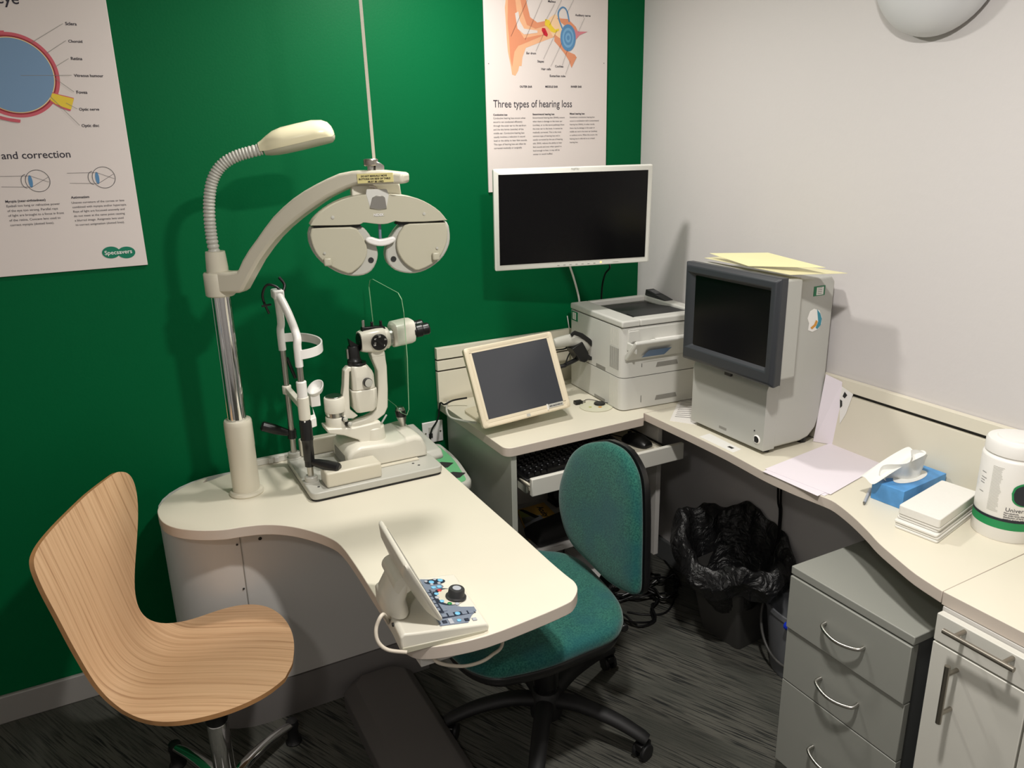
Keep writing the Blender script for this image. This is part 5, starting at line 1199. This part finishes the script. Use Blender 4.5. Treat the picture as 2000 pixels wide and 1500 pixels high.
for s, t_, mt in ((.012, -.082, 'key_navy'), (.024, -.078, 'key_light'), (.024, -.087, 'key_light'), (.040, -.083, 'key_blue'), (.055, -.084, 'key_navy'), (.070, -.085, 'key_light')): button(s, t_, .0042, .0042, mt, rnd=mt == 'key_blue')
dl = MB(); c = kp(.062, .002, 0)
dl.lathe([(.0215, .0008), (.0215, .004), (.0175, .006), (.0165, .0195), (.0150, .0215), (.0085, .0215)], c, KN, 'printer_dark', 40); dl.lathe([(.0088, .0215), (.0088, .0222), (.001, .0225)], c, KN, 'key_light', 24)
obj('dial', dl, kc, local=True, label='dark grey rotary dial')
# tilted screen (world coordinates)
nB, nT = oy(867, 1213, -1.150), oy(797, 1103, -1.150)
fT = oy(743, 1013, -.962); fB = nB + (fT - nT)
uu = (fB - nB).normalized(); vv = (nT - nB).normalized(); nn = uu.cross(vv).normalized()
if nn.x < 0: nn = -nn
def srect(g, off, thick_shift=0): return fillet([nB + uu * g + vv * g + nn * off, fB - uu * g + vv * g + nn * off, fT - uu * g - vv * g + nn * off, nT + uu * g - vv * g + nn * off], .012, 5)
so_ = obj('screen_housing', MB().rings([srect(.045, -.022), srect(.020, -.018), srect(.003, -.009), srect(0, -.006), srect(0, -.001), srect(.003, .001), srect(.010, .001)], 'inst_white'), kc, angle=50)
obj('screen', MB().rings([srect(.014, .0005), srect(.014, .0016)], 'touch_glass'), kc, smooth=False)
mid = (nB + fB) / 2; topm = (nT + fT) / 2
nk = MB(); pA_ = KO + KR @ Vector((-.072, .0, .045)); pB_ = mid * .45 + topm * .55 - nn * .024
nk.tube([pA_, pA_ * .5 + pB_ * .5 - nn * .010, pB_], [(.024, .058), (.022, .05), (.018, .045)], 'inst_white', n=24, flat=(1, 0, 0))
nk.tube([pB_ - uu * .045 - nn * .004, pB_ + uu * .045 - nn * .004], .019, 'inst_white', n=24)
obj('hinge_neck', nk, kc)
hp = KO + KR @ Vector((-.0845, -.05, .034))
obj('rear_port', MB().cyl(hp, hp + Vector((-.003, 0, 0)), .004, 'gap', n=14), kc)
cb_ = [Vector((-1.375, -1.06, TZ + .012)), oy(748, 1200, -1.12), oy(735, 1225, -1.13), oy(738, 1252, -1.14), oy(757, 1269, -1.15), oy(795, 1274, -1.165)]
tag(obj('console_cable', MB().tube(cb_, .0036, 'cable_white', smooth=8)), 'pale lead looping from the back of the control console over the table edge', 'cable')
cb_ = [Vector((-1.30, -1.10, TZ - .034)), oy(850, 1290, -1.13), oy(893, 1301, -1.12), oy(930, 1296, -1.11), oy(960, 1280, -1.10), oy(982, 1250, -1.08), Vector((-1.12, -1.00, TZ - .034))]
tag(obj('console_cable', MB().tube(cb_, .0036, 'cable_white', smooth=8)), 'pale lead hanging in a shallow loop under the table end', 'cable')
# ------------------------------------------------------------------ moulded wooden chair
ROWS = [(0.0538, -0.0547, -0.0152), (0.0554, -0.0602, 0.0008), (0.0603, -0.0765, 0.0239), (0.0684, -0.0959, 0.0523), (0.0795, -0.1136, 0.0847), (0.0938, -0.1328, 0.1108), (0.1109, -0.1499, 0.1405), (0.1308, -0.1675, 0.1646), (0.1533, -0.1819, 0.1888), (0.1782, -0.1928, 0.2086), (0.2053, -0.2012, 0.2252), (0.2343, -0.2074, 0.2342), (0.2651, -0.2085, 0.2347), (0.2973, -0.2028, 0.2289), (0.3307, -0.1908, 0.2146), (0.365, -0.1737, 0.1857), (0.3998, -0.1538, 0.1435), (0.435, -0.1438, 0.1006), (0.4702, -0.1405, 0.0792), (0.505, -0.1417, 0.0732), (0.5393, -0.1441, 0.0879), (0.5727, -0.1468, 0.1125), (0.6049, -0.1481, 0.1414), (0.6357, -0.1496, 0.1691), (0.6647, -0.152, 0.1951), (0.6918, -0.153, 0.2185), (0.7167, -0.153, 0.2365), (0.7392, -0.151, 0.2473), (0.7591, -0.1484, 0.255), (0.7762, -0.1423, 0.255), (0.7905, -0.1248, 0.2516), (0.8016, -0.0527, 0.243), (0.8097, 0.0285, 0.2261), (0.8146, 0.0841, 0.2091), (0.8162, 0.1436, 0.1896)]
_R = [Vector(r) for r in ROWS]
for _k in range(2): _R = [_R[0], _R[1]] + [(_R[i - 1] + _R[i] * 2 + _R[i + 1]) / 4 for i in range(2, len(_R) - 2)] + _R[-2:]
ROWS = [tuple(v) for v in crom(_R, 3)]
PROF = [(.24, .400), (.20, .418), (.10, .424), (0, .420), (-.10, .413), (-.145, .418), (-.18, .438), (-.205, .475), (-.225, .54), (-.25, .65), (-.275, .75), (-.30, .85)]
PH = math.radians(-32); HB = Vector((-1.698 + .024, -.672 + .038, 0))
Fv, Lv = Vector((math.cos(PH), math.sin(PH), 0)), Vector((-math.sin(PH), math.cos(PH), 0))
S_ = [0]
for a, b in zip(PROF, PROF[1:]): S_.append(S_[-1] + math.hypot(a[0] - b[0], a[1] - b[1]))
fine = crom([Vector((x, 0, z)) for x, z in PROF], 8)
Sf = [0]
for a, b in zip(fine, fine[1:]): Sf.append(Sf[-1] + (a - b).length)
def spine(s):
    s = s * Sf[-1] / S_[-1]
    for i in range(len(Sf) - 1):
        if Sf[i + 1] >= s or i == len(Sf) - 2:
            t_ = (s - Sf[i]) / (Sf[i + 1] - Sf[i]); p = fine[i].lerp(fine[i + 1], t_); tg_ = (fine[i + 1] - fine[i]).normalized(); return p, tg_
wc_ = thing('moulded_chair', 'one-piece bent oak veneer swivel chair at the near left of the table', 'chair', (HB.x, HB.y, 0))
NC = 22
me = bpy.data.meshes.new('shell'); vs, fs, uvs = [], [], []
TH = .0115
grid = []
for s, a, b in ROWS:
    p, tg_ = spine(s); nrm = Vector((-tg_.z, 0, tg_.x))
    if nrm.z < 0 and s < .4: nrm = -nrm
    if s >= .4 and nrm.x < 0: nrm = -nrm
    row = []
    for j in range(NC + 1):
        y = a + (b - a) * j / NC
        dish = .0
        row.append((p, nrm, y, s))
    grid.append(row)
nr_, nc_ = len(grid), NC + 1
for side in (0, 1):
    for row in grid:
        for p, nrm, y, s in row:
            q = p - nrm * (TH * side)
            vs.append(Vector((HB.x, HB.y, 0)) + Fv * q.x + Lv * y + Vector((0, 0, q.z))); uvs.append((y, s))
def gi(sd_, i, j): return sd_ * nr_ * nc_ + i * nc_ + j
for i in range(nr_ - 1):
    for j in range(nc_ - 1):
        fs.append([gi(0, i, j), gi(0, i, j + 1), gi(0, i + 1, j + 1), gi(0, i + 1, j)][::-1]); fs.append([gi(1, i, j), gi(1, i, j + 1), gi(1, i + 1, j + 1), gi(1, i + 1, j)])
nface = len(fs)
bnd = [(0, j) for j in range(nc_)] + [(i, nc_ - 1) for i in range(1, nr_)] + [(nr_ - 1, j) for j in range(nc_ - 2, -1, -1)] + [(i, 0) for i in range(nr_ - 2, 0, -1)]
for k_, (i, j) in enumerate(bnd):
    i2, j2 = bnd[(k_ + 1) % len(bnd)]; fs.append([gi(0, i, j), gi(1, i, j), gi(1, i2, j2), gi(0, i2, j2)])
o_w = Vector((HB.x, HB.y, 0))
me.from_pydata([tuple(v - o_w) for v in vs], [], fs)
me.materials.append(M_['oak_veneer']); me.materials.append(M_['wood_edge'])
ul = me.uv_layers.new(name='UVMap')
for pl in me.polygons:
    pl.material_index = 1 if pl.index >= nface else 0
    for li in pl.loop_indices: ul.data[li].uv = uvs[me.loops[li].vertex_index]
me.polygons.foreach_set('use_smooth', [True] * len(me.polygons)); me.set_sharp_from_angle(angle=math.radians(50))
so = bpy.data.objects.new('seat_shell', me); COL.objects.link(so); so.parent = wc_
HC = Vector((-1.69, -.662, 0))
obj('seat_mount', MB().cyl(HC + Vector((0, 0, .37)), HC + Vector((0, 0, .405)), .06, 'black', r1=.085).lathe([(.022, .27), (.026, .28), (.026, .30), (.018, .31), (.014, .37)], HC, (0, 0, 1), 'black', 28), wc_, label='black plastic seat mount')
obj('gas_column', MB().lathe([(.0235, .075), (.0245, .08), (.0245, .27), (.022, .275)], HC, (0, 0, 1), 'chrome', 40), wc_, label='chrome column')
hub = MB().lathe([(.030, .055), (.040, .06), (.040, .10), (.030, .108), (.024, .11)], HC, (0, 0, 1), 'black', 36)
obj('hub', hub, wc_)
for i in range(5):
    a = math.radians(41 + 72 * i) if True else 0
    dv = Vector((math.cos(a), math.sin(a), 0)); sv = Vector((-math.sin(a), math.cos(a), 0))
    pts = [HC + dv * .03 + Vector((0, 0, .088)), HC + dv * .09 + Vector((0, 0, .092)), HC + dv * .17 + Vector((0, 0, .082)), HC + dv * .245 + Vector((0, 0, .062)), HC + dv * .262 + Vector((0, 0, .058))]
    obj('leg', MB().tube(pts, [(.020, .012), (.017, .011), (.015, .010), (.015, .009), (.010, .006)], 'chrome', n=16, flat=sv), wc_, sub=1, label='polished chrome foot')
    e_ = HC + dv * .255
    obj('glide', MB().lathe([(.021, 0), (.022, .004), (.016, .012), (.015, .045), (.018, .055), (.015, .070), (.002, .072)], e_, (0, 0, 1), 'black', 24), wc_)
# ------------------------------------------------------------------ green operator chair
GC = Vector((-.862, -.785, 0))
gc = thing('office_chair', 'green fabric office swivel chair with black star base behind the table', 'chair', GC)
sz = .445
spx = [oz(a, b, sz) for a, b in ((1060, 1077), (1100, 1081), (1140, 1098), (1178, 1135), (1208, 1172), (1217, 1195), (1216, 1215), (1200, 1238), (1150, 1260), (1075, 1290), (1000, 1308), (965, 1312))]
spx = spx + [Vector((-1.165, -.99, sz)), Vector((-1.185, -.93, sz)), Vector((-1.19, -.82, sz)), Vector((-1.18, -.71, sz)), Vector((-1.14, -.64, sz)), Vector((-1.05, -.615, sz)), Vector((-.90, -.605, sz)), Vector((-.80, -.60, sz))]
spx = crom(spx + [spx[0]], 3)[:-1]
cen = sum(spx, Vector()) / len(spx)
def ins(k_, z): return [cen + (p - cen) * k_ + Vector((0, 0, z)) for p in spx]
obj('seat', MB().rings([ins(.97, -.028), ins(1.0, -.020), ins(1.0, -.004), ins(.975, .008), ins(.90, .016), ins(.7, .020), ins(.4, .018), ins(.1, .017)], 'green_weave'), gc, sub=1, angle=80)
obj('seat_pan', MB().rings([ins(.80, -.062), ins(.95, -.050), ins(.985, -.028), ins(.97, -.022)], 'black'), gc, angle=80, label='black seat shell')
bpx = [(1180, 862), (1145, 866), (1121, 882), (1106, 909), (1095, 944), (1093, 977), (1097, 1008), (1107, 1041), (1123, 1069), (1151, 1098), (1189, 1136), (1222, 1156), (1240, 1162), (1247, 1150), (1248, 1110), (1249, 1060), (1249, 1001), (1246, 941), (1232, 902), (1211, 876)]
ya = math.radians(186); ta = math.radians(8)
bn_ = Vector((math.cos(ya) * math.cos(ta), math.sin(ya) * math.cos(ta), math.sin(ta))); bc_ = Vector((-.71, -.80, .65))
bp_ = crom([op(a, b, bc_, bn_) for a, b in bpx] + [op(1180, 862, bc_, bn_)], 3)[:-1]
bm_ = sum(bp_, Vector()) / len(bp_)
def bin2(k_, d_): return [bm_ + (p - bm_) * k_ + bn_ * d_ for p in bp_]
obj('backrest', MB().rings([bin2(.985, -.020), bin2(1.0, -.012), bin2(1.0, 0), bin2(.975, .008), bin2(.88, .014), bin2(.6, .016), bin2(.2, .014)][::-1], 'green_weave'), gc, sub=1, angle=80)
obj('back_shell', MB().rings([bin2(.985, -.018), bin2(1.012, -.018), bin2(1.012, -.034), bin2(.95, -.046), bin2(.5, -.052)][::-1], 'black'), gc, angle=60, label='black plastic back shell')
bs_ = MB().tube([bm_ - bn_ * .045 + Vector((0, 0, -.02)), bm_ - bn_ * .055 + Vector((0, 0, -.13)), Vector((-.665, -.80, .43)), Vector((-.70, -.80, .385)), Vector((-.80, -.795, .380)), Vector((-.87, -.79, .380))], [(.028, .009)] * 6, 'black', n=16, flat=(0, 1, 0))
obj('back_bar', bs_, gc, sub=1)
obj('tilt_mechanism', MB().box((-.95, -.86, .345), (-.78, -.71, .388), 'black'), gc, bevel=.01, seg=3)
kp_ = oz(1222, 1222, .40)
ak = MB().cyl((kp_.x, kp_.y + .06, .395), (kp_.x - .005, kp_.y - .005, .395), .011, 'black').cyl((kp_.x - .01, kp_.y + .05, .39), (-.80, -.86, .372), .008, 'black')
obj('adjuster_knob', ak, gc, bevel=.003)
obj('gas_column', MB().lathe([(.028, .055), (.030, .06), (.030, .14), (.035, .145), (.035, .22), (.033, .225), (.021, .226), (.020, .35)], GC, (0, 0, 1), 'black', 36), gc)
obj('hub', MB().lathe([(.032, .045), (.044, .05), (.047, .10), (.040, .125), (.036, .13)], GC, (0, 0, 1), 'black_matt', 36), gc)
def caster(par, p, a):
    d_ = Vector((math.cos(a), math.sin(a), 0)); n2 = Vector((-d_.y, d_.x, 0)); c = MB()
    for s_ in (-1, 1): c.cyl(p + n2 * (s_ * .007) + Vector((0, 0, .0235)), p + n2 * (s_ * .019) + Vector((0, 0, .0235)), .0235, 'rubber', n=28)
    c.cyl(p + Vector((0, 0, .02)), p + Vector((0, 0, .060)), .009, 'black', n=16)
    c.box((-.020, -.012, .028), (.022, .012, .050), 'black', R=Matrix.Rotation(a, 3, 'Z'), o=p)
    obj('castor', c, par, bevel=.003)
for i, (px_, py_) in enumerate(((1253, 1478), (1187, 1300), (None, None), (885, 1440), (None, None))):
    a = math.radians(-54 + 72 * i); R0_ = .285
    e_ = GC + Vector((math.cos(a), math.sin(a), 0)) * R0_
    if px_:
        q = oz(px_, py_, 0); e_ = Vector((q.x, q.y, 0)) * .8 + e_ * .2
    dv = (e_ - GC).normalized(); L = (e_ - GC).length; sv = Vector((-dv.y, dv.x, 0))
    pts = [GC + dv * .03 + Vector((0, 0, .098)), GC + dv * L * .35 + Vector((0, 0, .108)), GC + dv * L * .7 + Vector((0, 0, .095)), GC + dv * L * .95 + Vector((0, 0, .072)), GC + dv * L * 1.04 + Vector((0, 0, .060))]
    obj('leg', MB().tube(crom(pts, 4), [(.026 - .0005 * k_, .020 - .0004 * k_) for k_ in range(17)], 'black_matt', n=18, flat=sv), gc)
    caster(gc, e_, a + 1.2)
# ------------------------------------------------------------------ bins
bn = thing('waste_bin', 'tall square black waste bin lined with a black bin bag under the side desk', 'bin', (-.14, -.70, 0))
def sqr(c, h_, z, rot=.10): return fillet([Vector((c[0], c[1], z)) + Matrix.Rotation(rot, 3, 'Z') @ Vector((sx * h_, sy * h_, 0)) for sx, sy in ((-1, -1), (1, -1), (1, 1), (-1, 1))], .015, 4)
BC_ = (-.150, -.695)
BQ = (-.088, -.705)
obj('body', MB().rings([sqr(BQ, .078, 0), sqr(BQ, .081, .01), sqr((-.128, -.722), .104, .262)], 'bin_black', cap=False).add(sqr(BQ, .078, .0005), [tuple(range(20))], 'bin_black'), bn, angle=50)
random.seed(21)
NB_ = 72; bag = MB(); R2 = []
bcx, bcy = -.150, -.725
lv_ = [(.158, .255, .6), (.163, .275, .8), (.178, .30, 1.0), (.180, .335, 1.0), (.168, .375, .9), (.155, .395, .8), (.136, .385, .8), (.126, .34, .5), (.100, .25, .3), (.080, .12, .2)]
ph_ = [random.uniform(0, 6.28) for _ in range(8)]
def nz(a, z): return .010 * math.sin(5 * a + ph_[0] + z * 9) + .008 * math.sin(9 * a + ph_[1] - z * 20) + .006 * math.sin(17 * a + ph_[2] + z * 31) + .004 * math.sin(31 * a + ph_[3])
for r, z, am_ in lv_:
    ring = []
    for i in range(NB_):
        a = 2 * PI * i / NB_; rr_ = r + nz(a, z) * am_
        zz_ = z + (.020 * math.sin(3 * a + ph_[4]) + .012 * math.sin(7 * a + ph_[5]) + .006 * math.sin(19 * a + ph_[6])) * am_ + .040 * math.sin(a + .45) * (1 if z > .3 else .3) - (.012 if z > .3 else 0)
        x = bcx + rr_ * math.cos(a); y = bcy + rr_ * 1.12 * math.sin(a)
        ring.append(Vector((min(x, -.006), y, zz_)))
    R2.append(ring)
bag.rings(R2, 'bin_bag_film', cap=False)
bag.f.append(list(range(len(bag.v) - NB_, len(bag.v)))); bag.m.append('bin_bag_film')
obj('bin_liner', bag, bn, sub=1, angle=80, label='crumpled black bin bag folded over the rim')
bu = thing('grey_bucket', 'small grey plastic bucket with a hanging handle between the black bin and the grey drawers', 'bucket', (-.06, -.93, 0))
def ov(rx_, ry_, z, dx=0): return [Vector((-.092 + dx + rx_ * math.cos(2 * PI * i / 40), -.962 + ry_ * math.sin(2 * PI * i / 40), z)) for i in range(40)]
obj('body', MB().rings([ov(.048, .085, 0), ov(.052, .09, .01), ov(.066, .118, .205), ov(.070, .122, .207), ov(.070, .122, .222), ov(.064, .116, .222), ov(.062, .112, .20), ov(.048, .085, .012)], 'bin_grey'), bu, angle=50)
hp_ = [Vector((-.092, -.962 + .118 * math.cos(t_), .195 - .135 * math.sin(t_))) + Vector((-.030 - .034 * math.sin(t_), 0, 0)) for t_ in [PI * i / 14 for i in range(15)]]
obj('handle', MB().tube(hp_, .0045, 'bin_black', smooth=2), bu)
cap_ = ox(1541, 1224, -.170)
tag(obj('blue_cap', MB().lathe([(.010, -.012), (.012, -.008), (.012, .008), (.009, .012)], (-.155, -1.035, .235) if False else (cap_.x, cap_.y, cap_.z), (.2, -1, .1), 'blue', 20)), 'bright blue bottle cap sticking up behind the grey bucket rim', 'cap')
# ------------------------------------------------------------------ leads under the desks
random.seed(9)
for k_, (lab, c0_, rr_, z_) in enumerate((('outermost coil of black lead on the carpet under the corner desk', (-.32, -.44), .10, .004), ('tangled black lead on the carpet, inside the big coil', (-.26, -.36), .07, .012), ('knotted black lead heaped against the desk leg', (-.20, -.33), .06, .022), ('black lead trailing over the heap towards the waste bin', (-.17, -.42), .065, .030))):
    pts = []
    for i in range(26):
        a = i * .62 + k_; r_ = rr_ * (1 + .28 * math.sin(i * 1.9 + k_))
        pts.append(Vector((min(-.02, c0_[0] + r_ * math.cos(a)), c0_[1] + r_ * .9 * math.sin(a), z_ + .012 * (1 + math.sin(i * 2.3 + k_)))))
    tag(obj('tangled_lead', MB().tube(pts, .0038, 'black', smooth=4, n=8)), lab, 'cable', 'leads on the floor')
pts = [oz(a, b, .005) for a, b in ((1225, 1195), (1260, 1200), (1300, 1196), (1318, 1165), (1315, 1120), (1290, 1085))]
tag(obj('floor_lead', MB().tube(pts, .0034, 'black', smooth=6, n=8)), 'long black lead curving across the carpet from the desk leg to the green chair', 'cable')
tag(obj('cable_trunking', MB().box((-.340, -.29, .006), (-.305, -.03, .05), 'pure_white'), bevel=.002), 'short white plastic trunking on the floor beneath the corner desk', 'trunking')
for i, (a, b) in enumerate(((1516, 1523), (1524, 1526))):
    p0, p1 = ox(a, 938, -.04), ox(b, 1003, -.03)
    tag(obj('hanging_lead', MB().tube([Vector((p0.x, p0.y, DZ - .027)), p0 * .5 + p1 * .5, p1, p1 + Vector((0, 0, -.14))], .0035, 'black', smooth=4, n=8)), ('left' if i == 0 else 'right') + ' one of two black leads hanging from the side desk above the bin', 'cable')
for o in list(bpy.data.objects):
    if o.type == 'EMPTY' or o.parent: continue
